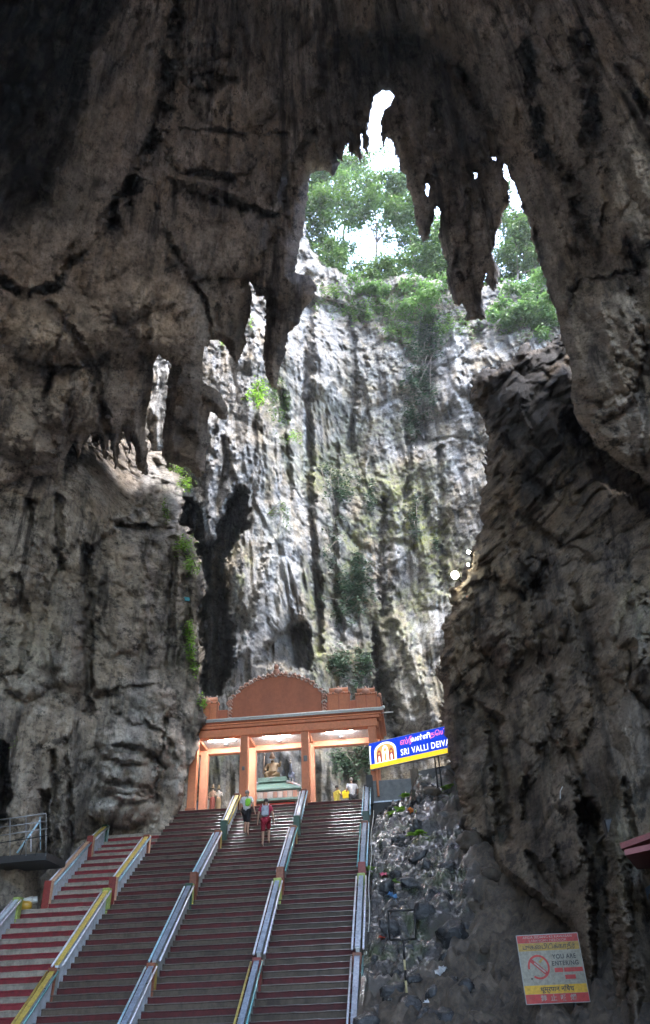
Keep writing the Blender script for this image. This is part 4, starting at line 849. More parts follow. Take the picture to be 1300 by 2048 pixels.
# ------------------------------------------------------------------ signs
def blue_sign():
    x0, y0, zb, zt = -1.62, 33.0, 9.12, 10.23; ang = math.atan2(-1.68, 3.38); Lg = 5.2; H = zt-zb
    t = empty('temple_sign', (x0, y0, zb), ang); tag(t, 'long blue backlit temple sign with yellow band beside the pavilion', 'sign')
    blue = plain('backlit_blue_sheet', (.015, .05, .36), .35, 0, (.004, .03, .42), .13); yel = plain('backlit_yellow_sheet', (.7, .5, .05), .35, 0, (.9, .55, .02), .10)
    wht = plain('backlit_white_print', (.85, .85, .85), .4, 0, (1, 1, 1), .16); pink = plain('pink_print', (.75, .15, .3), .4, 0, (.9, .2, .4), .10); gold = plain('gold_print', (.6, .38, .12), .4, 0, (.8, .5, .15), .07); red = plain('red_print', (.4, .06, .05), .4, 0, (.5, .08, .06), .06); edge = plain('sign_edge', (.5, .55, .65), .4)
    boxo('case', (0, 0, 0), (Lg, .18, H), edge, t, .01); boxo('blue_face', (.02, -.008, .215), (Lg-.02, -.001, H-.02), blue, t, 0); boxo('yellow_band', (.02, -.008, .02), (Lg-.02, -.001, .212), yel, t, 0)
    rot = (math.pi/2, 0, 0)
    text_mesh('lettering', 'SRI VALLI DEIVA', .36, wht, t, (1.50, -.012, .42), rot, 'LEFT', .002, .78, .001)
    text_mesh('lettering', 'ஸ்ரீ', .34, pink, t, (1.5, -.012, .84), rot, 'LEFT', .002, .9, .003); text_mesh('lettering', 'வள்ளி', .27, wht, t, (2.0, -.012, .86), rot, 'LEFT', .002, 1., .003); text_mesh('lettering', 'தெய்வ', .27, pink, t, (2.9, -.012, .88), rot, 'LEFT', .002, 1., .003)
    # printed picture: three figures under an arch
    def flat(name, pts, m, y): bm = bmesh.new(); prism(bm, [(x, y, z) for x, z in pts], (0, .002, 0)); return bobj(name, bm, m, t)
    arc = lambda cx, w, z0, h, n=14: [(cx-w, z0)]+[(cx-w*math.cos(math.pi*i/n), z0+h*.55+h*.45*math.sin(math.pi*i/n)) for i in range(n+1)]+[(cx+w, z0)]
    flat('printed_arch', arc(.78, .52, .2, .82), wht, -.012); flat('printed_arch', arc(.78, .44, .22, .72), gold, -.015)
    for cx, w, h, m in ((.78, .15, .66, wht), (.49, .11, .5, red), (1.07, .11, .5, red)):
        flat('printed_figure', arc(cx, w, .22, h), m, -.018); flat('printed_figure', [(cx+w*.5*math.cos(a), .22+h*.72+w*.5*math.sin(a)) for a in [i*.5236 for i in range(12)]], gold, -.021); flat('printed_figure', arc(cx, w*.35, .24, h*.5), wht if m is red else gold, -.021)
    flat('printed_border', [(.03, .22), (.07, .22), (.07, .8), (.12, .98), (.03, .98)], wht, -.012)
    for sx in (2.95, 3.12): tubeo('support', [(sx, .1, -1.3), (sx, .1, .02)], .03, M['black'], t)
    tubeo('support', [(2.95, .1, -.45), (3.3, .1, -.45)], .025, M['black'], t); tubeo('support', [(.25, .1, -1.1), (.25, .1, .02)], .05, M['coral'], t)
blue_sign()
def smoke_sign():
    t = empty('no_smoking_sign', (1.885, 14.0, -.3)); tag(t, 'weathered red, yellow and white no smoking sign at lower right', 'sign'); rot = (math.pi/2, 0, 0); b = 1.015
    def sheet(n, c, w_=.5): return paint('sign_'+n, c, .55, w_, (.16, .11, .06), 4., .05)
    wht = sheet('white', (.21, .195, .15), .5); red = sheet('red', (.34, .02, .018), .3); yel = sheet('yellow', (.50, .29, .01), .3); yel2 = sheet('faded_yellow', (.32, .20, .025), .55); blk = plain('sign_black_print', (.02, .018, .018), .6); pale = sheet('pale_print', (.28, .22, .19), .4); rim = plain('sign_edge_trim', (.25, .25, .24), .5)
    hw, hh = .475, .46
    boxo('backing_board', (-hw, 0, b-hh), (hw, .03, b+hh), rim, t, .004)
    def band(n, z0, z1, m): return boxo(n, (-hw+.012, -.006, b+z0), (hw-.012, -.001, b+z1), m, t, 0)
    band('red_band', .345, .448, red); band('yellow_band', .235, .342, yel2); band('white_field', -.215, .232, wht); band('yellow_band', -.33, -.218, yel); band('red_band', -.448, -.333, red)
    def tx(s, sz, m, x, z, sx=1., bo=0.): text_mesh('lettering', s, sz, m, t, (x, -.009, b+z), rot, 'CENTER', .001, sx, bo)
    tx('ANDA SEDANG KE KAWASAN', .050, pale, 0, .418, 1.1); tx('LARANGAN MEROKOK', .050, pale, 0, .37, 1.1)
    tx('புகைபிடிக்காதீர்', .085, blk, 0, .285, 1.05, .001); tx('YOU ARE', .082, blk, .205, .145, .95, .002); tx('ENTERING', .082, blk, .205, .055, .95, .002)
    tx('धूम्रपान निषेध', .085, blk, .02, -.275, 1.1, .002); tx('禁  止  吸  烟', .085, pale, .02, -.39, 1.1, .002)
    for x0, x1, z in ((.03, .155, -.03), (.17, .45, -.03), (.17, .325, -.125)): boxo('red_bar', (x0, -.010, b+z-.028), (x1, -.005, b+z+.028), red, t, 0)
    bm = bmesh.new(); n = 40
    for r0, r1, a0, a1 in ((.135, .163, -2.2, 3.3),):
        for i in range(n):
            a, c = a0+(a1-a0)*i/n, a0+(a1-a0)*(i+1)/n; vs = [bm.verts.new((-.20+r_*math.cos(q), -.009, b+.02+r_*math.sin(q))) for r_, q in ((r0, a), (r1, a), (r1, c), (r0, c))]; bm.faces.new(vs)
    bobj('prohibition_ring', bm, red, t)
    def bar(name, p, q, wd, m, y):
        p, q = Vector((p[0], 0, p[1])), Vector((q[0], 0, q[1])); d = (q-p).normalized(); s_ = Vector((-d.z, 0, d.x))*wd/2; bm = bmesh.new(); bm.faces.new([bm.verts.new(v+Vector((-.20, y, b+.02))) for v in (p-s_, q-s_, q+s_, p+s_)]); bobj(name, bm, m, t)
    bar('prohibition_bar', (-.115, .10), (.115, -.10), .05, red, -.0105); bar('printed_cigarette', (-.06, .055), (.09, -.075), .022, pale, -.012); bar('printed_smoke', (.02, .06), (.10, .13), .03, yel2, -.008)
    bm = bmesh.new(); ball(bm, (-.33, -.008, b-.13), .014, 1); bobj('bolt', bm, M['black'], t)
    tubeo('post', [(-.25, .06, -.5), (-.25, .06, b+.3)], .03, M['black'], t); tubeo('post', [(.25, .06, -.5), (.25, .06, b+.3)], .03, M['black'], t)
smoke_sign()
def frame_stand():
    Y = 20.; c = [atY(u, v, Y) for u, v in ((776,1822),(829,1820),(832,1878),(780,1880))]; zb = heap_at(-.5, Y); t = empty('sign_stand', (-.52, Y, zb)); tag(t, 'empty black square sign frame on a striped post among the rocks', 'sign frame')
    o = np.array([-.52, Y, zb]); P = [Vector(q-o) for q in c]
    for i in range(4): tubeo('frame_bar', [P[i], P[(i+1) % 4]], .022, M['black'], t, 6)
    m = (P[2]+P[3])/2; foot = Vector((.0, 0, -.2)); L = [m+(foot-m)*f for f in (0, .28, .42, .56, .72, .84, 1)]; pale = plain('pale_yellow_post', (.5, .42, .22), .5)
    for i in range(6): tubeo('post_section', [L[i], L[i+1]], .026, M['black'] if i % 2 == 0 else pale, t, 8)
frame_stand()

# ------------------------------------------------------------------ lamps on the right rock, hoarding wall, small fittings
def flood(label, u, v, r, watt):
    p = atY(u, v, 30.2); t = empty('floodlight', p); tag(t, label, 'floodlight', 'lit floodlights on the right rock')
    d = Vector(-p).normalized(); d = (d+Vector((-.4, 0, -.1))).normalized(); rot = d.to_track_quat('Z', 'Y').to_matrix().to_4x4()
    bm = bmesh.new(); lathe(bm, [(r*.3, -r*1.3), (r*.75, -r*.9), (r*1.08, -.04), (r*1.08, 0), (r*1.0, .0), (r*.98, -.03)], (0, 0, 0), 18); bm.transform(rot); bobj('housing', bm, M['black'], t, True)
    bm = bmesh.new(); lathe(bm, [(r*.96, -.02), (r*.9, .0), (r*.5, .02), (.0, .025)], (0, 0, 0), 18); bm.transform(rot); bobj('lens', bm, M['lamp'], t, True)
    tubeo('bracket', [Vector((0, .05, 0)), Vector((.25, .5, -.05)), Vector((.8, 1.4, -.15))], .03, M['black'], t)
flood('large glowing floodlight at the edge of the right rock', 910, 1150, .19, 0); flood('upper small floodlight above the large glowing one', 937, 1104, .085, 0); flood('smallest floodlight between the other two on the right rock', 936, 1129, .07, 0)
def hoarding():
    t = empty('hoarding_wall', (-1.6, 33.3, 6.9)); tag(t, 'plain grey hoarding wall below the blue sign', 'wall'); o = Vector((1.6, -33.3, -6.9))
    def slab(name, p, q, z0, z1, m):
        p, q = Vector((*p, 0)), Vector((*q, 0)); bm = bmesh.new(); prism(bm, [p+Vector((0, 0, z0))+o, q+Vector((0, 0, z0))+o, q+Vector((0, 0, z1))+o, p+Vector((0, 0, z1))+o], (q-p).normalized().cross(Vector((0, 0, 1)))*-.12); bevel(bm, .01); bobj(name, bm, m, t)
    slab('panel', (-1.66, 33.05), (.05, 33.05), 7.83, 8.68, M['concrete']); slab('panel', (.38, 33.0), (2.3, 32.1), 7.6, 8.95, M['concrete']); slab('ledge', (-1.62, 32.9), (.0, 32.9), 7.76, 7.83, M['cap_blue']); slab('lower_wall', (-1.62, 32.95), (2.2, 32.95), 6.3, 7.755, M['black_wall'])
    bm = bmesh.new(); tube(bm, [Vector((.2, 32.95, 7.2))+o, Vector((.22, 32.97, 8.1))+o, Vector((.2, 33.0, 9.0))+o], [.20, .17, .18], 9); bobj('rock_post', bm, M['bark'], t, True)
    boxo('corner_post', (-1.82+1.6, 32.9-33.3, .8), (-1.55+1.6, 33.16-33.3, 2.0), M['black_wall'], t)
hoarding()
def cable(name, label, pts, r, m): P = [Vector(p) for p in pts]; o0 = P[0]; o = tubeo(name, [p-o0 for p in P], r, m); o.location = o0; tag(o, label, 'cable'); return o
cable('cable', 'thin white cable running down beside the rightmost stair parapet', [(LX[0]+.24+.03*math.sin(z*3), stair_y(z), z+.22+.03*math.sin(z*5)) for z in [7.0-.35*i for i in range(21)]], .014, M['white_pipe'])
p = on('cave_wall_right', 1118, 1590, .08); cable('cord', 'short curved white cord hanging on the brown right wall', [p+np.array(q) for q in ((.10, 0, .16), (.03, -.02, .06), (0, -.02, -.06), (0, -.01, -.2))], .009, M['white_pipe'])
p = on('cave_wall_right', 975, 1732, .3); cable('pipe', 'short pale pipe lying under the overhanging right rock', [p+np.array(q) for q in ((-.5, 0, -.05), (0, -.05, 0), (.35, 0, .1))], .02, M['white_pipe'])
def dark_flood():
    p = atY(1220, 1660, 14.0); t = empty('unlit_floodlight', p); tag(t, 'dark unlit floodlight box mounted on the right wall', 'floodlight')
    bm = bmesh.new(); box(bm, (-.08, -.10, -.16), (.12, .10, .16)); bevel(bm, .02); bobj('housing', bm, M['black'], t); boxo('glass', (-.06, -.112, -.13), (.10, -.104, .13), M['black'], t, 0)
    tubeo('arm', [(-.02, .05, .0), (.05, .5, .05), (.1, 1.6, .1)], .025, M['black'], t); tubeo('lead', [(.1, .05, -.15), (.25, .3, -.6), (.5, .4, -1.2), (.75, .4, -1.9)], .008, M['black'], t)
dark_flood()
def kiosk():
    t = empty('kiosk', (3.6, 11.3, -1.6)); tag(t, 'corner of a small red roofed kiosk at the right photo edge', 'kiosk'); z = 1.6
    rf = paint('kiosk_red', (.13, .022, .02), .6, .3); bm = bmesh.new(); prism(bm, [(-1.0, -.3, 3.43), (-.2, -.5, 3.62), (1.5, -.5, 3.62), (1.5, 1.2, 3.62), (-.6, 1.0, 3.5)], (0, 0, .07)); bobj('roof', bm, rf, t)
    bm = bmesh.new(); prism(bm, [(-.96, -.26, 3.36), (-.2, -.46, 3.44), (1.4, -.46, 3.44), (1.4, 1.1, 3.44), (-.55, .95, 3.36)], (0, 0, .068)); bobj('soffit', bm, plain('kiosk_soffit', (.20, .05, .05), .6), t)
    boxo('awning', (-.55, -.3, 3.14), (1.3, .0, 3.35), plain('kiosk_ochre', (.42, .25, .07), .6), t); boxo('wall', (-.5, -.2, 0), (1.3, 1., 3.13), plain('kiosk_blue', (.10, .15, .24), .6), t)
    boxo('counter', (-.56, -.4, 1.0), (1.3, -.21, 1.08), M['bark'], t)
kiosk()
def left_rail():
    Y = 26.4; t = empty('platform', atY(40, 1712, Y)); o = np.array(t.location); tag(t, 'dark service platform with steel railing at the left photo edge', 'platform'); g = lambda u, v, dy=0: Vector(atY(u, v, Y+dy)-o)
    for i, (a, b) in enumerate([((-60,1648),(92,1627)),((-60,1663),(94,1642)),((-60,1680),(95,1657)),((-60,1695),(96,1671))]): tubeo('rail', [g(*a), g(*b)], .018, M['steel'] if i < 3 else M['black'], t, 6)
    for u in (-20, 20, 52, 92): tubeo('rail_post', [g(u, 1712), g(u, 1637-u*.1)], .016, M['steel'], t, 6)
    bm = bmesh.new(); a, b = g(-80, 1719), g(94, 1705); prism(bm, [a, b, b+Vector((0, 1.6, .0)), a+Vector((0, 1.6, 0))], (0, 0, -.22)); bobj('deck', bm, M['black_wall'], t)
    for u in (40, 70): tubeo('brace', [g(u, 1712), g(u+14, 1672)], .014, M['black'], t, 6)
    q = empty('sloping_handrail', atY(34, 1706, Y+.5)); tag(q, 'pale blue sloping handrail behind the service platform railing', 'handrail'); o2 = np.array(q.location)
    h = lambda u, v: Vector(atY(u, v, Y+.5)-o2); tubeo('rail', [h(34,1706), h(80,1641)], .035, M['rail_blue'], q); tubeo('post', [h(81,1700), h(80,1634)], .018, M['rail_blue'], q); tubeo('post', [h(62,1704), h(62,1668)], .016, M['rail_white'], q)
left_rail()
def bundle():
    p = atY(50, 1812, 26.9); p[2] -= .05; t = empty('sack_bundle', p); tag(t, 'yellow and white sacks heaped beside the lime green post', 'sacks')
    for name, c, r, sq, m in (('yellow_sack', (0, 0, .05), .22, (1.1, .8, .8), plain('yellow_plastic', (.55, .32, .04), .4)), ('white_sack', (.12, .1, .22), .22, (1.3, .8, .5), plain('white_plastic', (.55, .57, .56), .35)), ('green_cloth', (-.1, .1, .24), .16, (1.3, .7, .4), plain('green_plastic', (.05, .2, .08), .4))):
        bm = bmesh.new(); ball(bm, c, r, 3, sq); co = np.array([v.co[:] for v in bm.verts]); dn = fbm(co*6, 300, 3)*.05
        for v, d_ in zip(bm.verts, dn): v.co += Vector((d_, d_, d_))
        bobj(name, bm, m, t, True)
bundle()
p = on('cave_wall_left', 375, 1200, .12); o = boxo('painted_tag', (-.16, 0, -.10), (.16, .03, .10), plain('cyan_paint', (.05, .32, .42), .5)); o.location = p; o.rotation_euler = (0, .1, .1); tag(o, 'small cyan tag fixed on the dark left pillar', 'tag')
for i, (lab, x, y, c) in enumerate([('crumpled pink wrapper on the rocks near the stair parapet', -1.15, 27.2, (.6, .12, .2)), ('red plastic scrap low on the rocks beside the stairs', -1.1, 23.4, (.6, .06, .03)), ('blue plastic scrap on the wet rocks beside the stairs', -.85, 25.6, (.12, .3, .6)), ('orange flower scrap among the plants near the grey wall', -.1, 31.0, (.75, .22, .03)), ('white plastic scrap lying low on the dark slope', .3, 20.6, (.6, .62, .65)), ('second white scrap beside the striped post', -.15, 19.4, (.6, .62, .65))]):
    bm = bmesh.new(); bmesh.ops.create_grid(bm, x_segments=5, y_segments=5, size=.11); 
    for v in bm.verts: v.co += Vector((rnd.uniform(-.03, .03), rnd.uniform(-.03, .03), rnd.uniform(-.05, .07)))
    geo = bmesh.ops.solidify(bm, geom=bm.faces[:], thickness=.004); o = bobj('litter_scrap', bm, plain('scrap_plastic_%d' % i, c, .35)); o.location = (x, y, heap_at(x, y)+.09); o.rotation_euler = (.6, 0, i); tag(o, lab, 'litter', 'litter on the rock slope')
# ------------------------------------------------------------------ people and statues
def skin(name, J, E, mat, parent, sub=1):
    """J: {joint: (x, y, z, radius)}; first joint is the root"""
    ks = list(J); me = bpy.data.meshes.new(name); me.from_pydata([J[k][:3] for k in ks], [(ks.index(a), ks.index(b)) for a, b in E], [])
    o = bpy.data.objects.new(name, me); COL.objects.link(o); o.modifiers.new('s', 'SKIN')
    if not me.skin_vertices: me.skin_vertices.new() if hasattr(me.skin_vertices, 'new') else None
    for i, k in enumerate(ks):
        r = J[k][3]; sv = me.skin_vertices[0].data[i]; sv.radius = r if isinstance(r, tuple) else (r, r); sv.use_root = i == 0
    m = o.modifiers.new('d', 'SUBSURF'); m.levels = m.render_levels = sub
    bpy.context.view_layer.update(); ev = o.evaluated_get(bpy.context.evaluated_depsgraph_get()); me2 = bpy.data.meshes.new_from_object(ev); bpy.data.objects.remove(o)
    me2.materials.clear(); me2.materials.append(mat); me2.polygons.foreach_set('use_smooth', [True]*len(me2.polygons))
    o2 = bpy.data.objects.new(name, me2); COL.objects.link(o2); o2.parent = parent; return o2
M['skin'] = plain('skin_tone', (.42, .25, .17), .55); M['skin_dark'] = plain('brown_skin_tone', (.22, .12, .075), .55)
def person(label, loc, rz, H, pose, cols, sk, group='visitors on the stairs'):
    t = empty('person', loc, rz); t.scale = (H/1.72,)*3; tag(t, label, 'person', group)
    J = {'pelvis': (0, 0, .95, .10), 'waist': (0, .01, 1.10, .10), 'chest': (0, .02, 1.28, .12), 'neck0': (0, .03, 1.44, .06), 'neck': (0, .05, 1.51, .045), 'jaw': (0, .075, 1.58, .062), 'skull': (0, .07, 1.65, .078), 'crown': (0, .065, 1.70, .05)}
    E = [('pelvis', 'waist'), ('waist', 'chest'), ('chest', 'neck0'), ('neck0', 'neck'), ('neck', 'jaw'), ('jaw', 'skull'), ('skull', 'crown')]
    J['nose'] = (0, .165, 1.605, .014); E.append(('jaw', 'nose'))
    for s, n in ((-1, 'l'), (1, 'r')):
        hip, knee, ank, toe = pose['leg'+n]; sh, el, wr = (s*.185, .02, 1.41), pose['el'+n], pose['wr'+n]
        J['ear'+n] = (s*.085, .06, 1.61, .014); E.append(('skull', 'ear'+n))
        J['hip'+n] = (*hip, .085); J['knee'+n] = (*knee, .055); J['calf'+n] = (*[a*.65+b*.35+(0, -.02, 0)[i] for i, (a, b) in enumerate(zip(knee, ank))], .056); J['ank'+n] = (*ank, .036); J['toe'+n] = (*toe, .035)
        J['heel'+n] = (ank[0], ank[1]-.05, ank[2]-.045, .032)
        E += [('pelvis', 'hip'+n), ('hip'+n, 'knee'+n), ('knee'+n, 'calf'+n), ('calf'+n, 'ank'+n), ('ank'+n, 'toe'+n), ('ank'+n, 'heel'+n)]
        J['sh'+n] = (*sh, .06); J['el'+n] = (*el, .042); J['wr'+n] = (*wr, .027)
        d = (Vector(wr)-Vector(el)).normalized(); palm = Vector(wr)+d*.07; J['pa'+n] = (*palm, (.022, .036))
        E += [('chest', 'sh'+n), ('sh'+n, 'el'+n), ('el'+n, 'wr'+n), ('wr'+n, 'pa'+n)]
        side = d.cross(Vector((1, 0, 0))).normalized()
        for q in range(4):
            a = palm+d*.03+side*(q-1.5)*.021; b = a+d*(.04, .046, .043, .033)[q]; c = b+d*.03+Vector((-s*.016, 0, 0)); J[f'f{n}{q}a'] = (*a, .0095); J[f'f{n}{q}b'] = (*b, .009); J[f'f{n}{q}c'] = (*c, .008); E += [('pa'+n, f'f{n}{q}a'), (f'f{n}{q}a', f'f{n}{q}b'), (f'f{n}{q}b', f'f{n}{q}c')]
        a = Vector(wr)+d*.035+side*-.035; b = a+d*.035+side*-.02; J[f't{n}a'] = (*a, .011); J[f't{n}b'] = (*b, .009); E += [('wr'+n, f't{n}a'), (f't{n}a', f't{n}b')]
    skin('body', J, E, sk, t)
    # shirt
    S = {'waist': (0, .01, 1.08, .135), 'hem': (0, 0, .90, .15), 'chest': (0, .02, 1.28, .15), 'neck0': (0, .03, 1.43, .085)}; SE = [('waist', 'hem'), ('waist', 'chest'), ('chest', 'neck0')]
    for s, n in ((-1, 'l'), (1, 'r')):
        sh, el = Vector(J['sh'+n][:3]), Vector(J['el'+n][:3]); S['sh'+n] = (*sh, .085); m = sh+(el-sh)*.72; S['up'+n] = (*m, .07); SE += [('chest', 'sh'+n), ('sh'+n, 'up'+n)]
    skin('shirt', S, SE, cols['shirt'], t)
    T = {'p': (0, 0, .96, .14)}; TE = []
    for s, n in ((-1, 'l'), (1, 'r')):
        hip, knee = Vector(J['hip'+n][:3]), Vector(J['knee'+n][:3]); T['h'+n] = (*hip, .115); T['t'+n] = (*(hip+(knee-hip)*.5), .10); T['k'+n] = (*(hip+(knee-hip)*cols.get('leglen', 1.)), .088); TE += [('p', 'h'+n), ('h'+n, 't'+n), ('t'+n, 'k'+n)]
    skin('shorts', T, TE, cols['shorts'], t)
    bm = bmesh.new(); ball(bm, (0, .06, 1.655), .098, 3, (.92, 1.05, 1.0)); bmesh.ops.delete(bm, geom=[v for v in bm.verts if v.co.z < 1.60+.35*max(0, v.co.y-.06) or (v.co.y > .10 and v.co.z < 1.68)], context='VERTS'); bobj('hair', bm, cols['hair'], t, True)
    if 'pack' in cols:
        bm = bmesh.new(); box(bm, (-.14, -.27, 1.02), (.14, -.12, 1.42)); bevel(bm, .05, 3); pk = bobj('backpack', bm, cols['pack'], t, True)
        bm = bmesh.new(); box(bm, (-.10, -.305, 1.05), (.10, -.26, 1.22)); bevel(bm, .02, 2); bobj('pocket', bm, cols.get('pocket', cols['pack']), pk)
        for s in (-1, 1): tubeo('strap', [(s*.10, -.14, 1.38), (s*.12, -.05, 1.52), (s*.12, .12, 1.44), (s*.13, .17, 1.25)], .018, cols.get('pocket', cols['pack']), pk)
    if 'bag' in cols:
        bm = bmesh.new(); ball(bm, (.09, -.17, 1.22), .14, 3, (.75, .5, 1.15)); co = np.array([v.co[:] for v in bm.verts]); dn = fbm(co*7, 310, 3)*.03
        for v, d_ in zip(bm.verts, dn): v.co += Vector((d_, d_, d_))
        bg_ = bobj('shoulder_bag', bm, cols['bag'], t, True); tubeo('strap', [(.10, -.18, 1.40), (.02, -.10, 1.50), (-.14, .10, 1.42)], .012, M['black'], bg_)
    return t
walk = dict(legl=((-.09, 0, .90), (-.11, .08, .50), (-.11, .0, .10), (-.12, .14, .03)), legr=((.09, 0, .90), (.10, .24, .62), (.10, .14, .24), (.10, .27, .17)), ell=(-.27, -.06, 1.16), wrl=(-.31, .04, .95), elr=(.27, -.02, 1.15), wrr=(.30, .10, .94))
walk2 = dict(legl=((-.09, 0, .90), (-.08, .22, .60), (-.08, .10, .22), (-.08, .23, .15)), legr=((.09, 0, .90), (.08, -.02, .50), (.10, -.16, .12), (.10, -.02, .03)), ell=(-.26, .05, 1.16), wrl=(-.27, .18, .98), elr=(.27, -.08, 1.15), wrr=(.33, -.06, .94))
stand = dict(legl=((-.09, 0, .90), (-.09, .02, .50), (-.09, 0, .08), (-.10, .14, .03)), legr=((.09, 0, .90), (.09, .02, .50), (.09, 0, .08), (.10, .14, .03)), ell=(-.27, -.02, 1.14), wrl=(-.22, .18, 1.02), elr=(.27, -.02, 1.14), wrr=(.24, .16, 1.0))
lift = dict(stand, ell=(-.26, .10, 1.20), wrl=(-.10, .30, 1.36), elr=(.26, .10, 1.20), wrr=(.10, .30, 1.34))
cloth = lambda n, c: paint(n, c, .8, .2, tuple(x*.5 for x in c), 6., .2)
hair = plain('dark_hair', (.02, .016, .013), .6); grey_hair = plain('grey_hair', (.28, .25, .23), .6)
def on_step(u, v, z):
    y = stair_y(z)+.10; return atY(u, v, y)
px = on_step(531, 1700, 5.76); person('person in pink red shirt and shorts with grey backpack climbing barefoot', (px[0], stair_y(5.76)+.1, 5.76), .05, 1.68, walk, dict(shirt=cloth('crimson_shirt', (.42, .02, .07)), shorts=cloth('red_shorts', (.26, .012, .03)), hair=hair, pack=cloth('grey_pack', (.34, .38, .46)), pocket=cloth('pale_pack_pocket', (.50, .54, .62)), leglen=.95), M['skin'])
px = on_step(492, 1672, 6.4); person('person in white shirt and black shorts with lime green shoulder bag climbing', (px[0], stair_y(6.4)+.1, 6.4), -.05, 1.72, walk2, dict(shirt=cloth('white_shirt', (.60, .62, .64)), shorts=cloth('black_shorts', (.012, .012, .016)), hair=grey_hair, bag=cloth('lime_bag', (.25, .62, .06)), leglen=1.05), M['skin'])
px = atY(672, 1575, 37.0); person('person in yellow top raising both hands at the top of the stairs', (px[0], 37.0, 8.0), -.9, 1.62, lift, dict(shirt=cloth('yellow_top', (.62, .50, .08)), shorts=cloth('yellow_skirt', (.58, .46, .08)), hair=hair, leglen=1.0), M['skin_dark'], 'visitors on the upper floor')
px = atY(704, 1575, 36.4); person('person in white shirt with yellow bag standing at the top of the stairs', (px[0], 36.4, 8.0), .35, 1.76, stand, dict(shirt=cloth('pale_shirt', (.55, .57, .62)), shorts=cloth('dark_trousers', (.05, .05, .06)), hair=grey_hair, leglen=1.6), M['skin_dark'], 'visitors on the upper floor')
b_ = bmesh.new(); prism(b_, [(-.14, 0, 0), (.14, 0, 0), (.18, 0, .30), (.0, 0, .36), (-.17, 0, .30)], (0, .07, 0)); bevel(b_, .015); o = bobj('carrier_bag', b_, cloth('yellow_bag', (.75, .58, .02))); o.location = (px[0]-.30, 36.3, 8.85); tag(o, 'yellow carrier bag held by the person in white at the top', 'bag')

def statue(name, label, P, H, robe, skinm, group, crown=.18, cat='statue'):
    t = empty(name, P); tag(t, label, cat, group); s = H/1.7
    bm = bmesh.new(); lathe(bm, [(.30, 0), (.30, .08), (.24, .1)], (0, 0, 0), 14); bobj('plinth', bm, M['orn_white'], t)
    bm = bmesh.new(); lathe(bm, [(.20*s, .08), (.17*s, .3*s), (.19*s, .7*s), (.17*s, .95*s), (.12*s, 1.05*s)], (0, 0, 0), 14); bobj('robe', bm, robe, t, True)
    J = {'p': (0, 0, .95*s, .13*s), 'c': (0, 0, 1.25*s, .15*s), 'n': (0, 0, 1.42*s, .06*s), 'h': (0, -.02*s, 1.55*s, .10*s)}; E_ = [('p', 'c'), ('c', 'n'), ('n', 'h')]
    for k in (-1, 1): J[f's{k}'] = (k*.2*s, 0, 1.36*s, .07*s); J[f'e{k}'] = (k*.28*s, -.05*s, 1.12*s, .05*s); J[f'w{k}'] = (k*.16*s, -.25*s, 1.2*s, .04*s); E_ += [('c', f's{k}'), (f's{k}', f'e{k}'), (f'e{k}', f'w{k}')]
    skin('figure', J, E_, skinm, t)
    bm = bmesh.new(); lathe(bm, [(.11*s, 0), (.12*s, .04*s), (.08*s, .1*s), (.09*s, .13*s), (.0, (.14+crown)*s)], (0, -.01*s, 1.6*s), 12); bobj('crown', bm, M['statue_gold'], t, True); return t
M['statue_gold'] = plain('statue_gold_paint', (.34, .24, .13), .6); M['statue_skin'] = plain('statue_cream_paint', (.55, .38, .27), .5); M['statue_blue'] = plain('statue_blue_paint', (.26, .31, .45), .5); M['statue_red'] = plain('statue_red_paint', (.40, .10, .07), .5); M['statue_white'] = plain('statue_white_paint', (.58, .54, .48), .5)
ledge = boxo('statue_ledge', (-11.2, 37.6, 8.0), (-8.9, 38.6, 8.95), M['pillar'], None, .05); tag(ledge, 'grey rock ledge carrying the row of small statues', 'ledge')
attr3(ledge, 'rest', [v.co[:] for v in ledge.data.vertices])
for a_ in ('calcite', 'moss', 'stain_shade'): attr(ledge, a_, np.zeros(len(ledge.data.vertices)))
for u, H, rb_, sk_, lab in ((399, 1.0, 'statue_blue', 'statue_skin', 'blue robed statue at the left end of the small row'), (413, 1.1, 'statue_white', 'statue_skin', 'second small statue from the left in white robe'), (425, 1.25, 'statue_red', 'statue_skin', 'tallest small statue with red chest in the row'), (437, 1.2, 'statue_gold', 'statue_white', 'small gold robed statue at the right end of the row')):
    p = atY(u, 1600, 38.0); statue('standing_statue', lab, (p[0], 38.0, 8.95), H, M[rb_], M[sk_], 'small statues in a row')
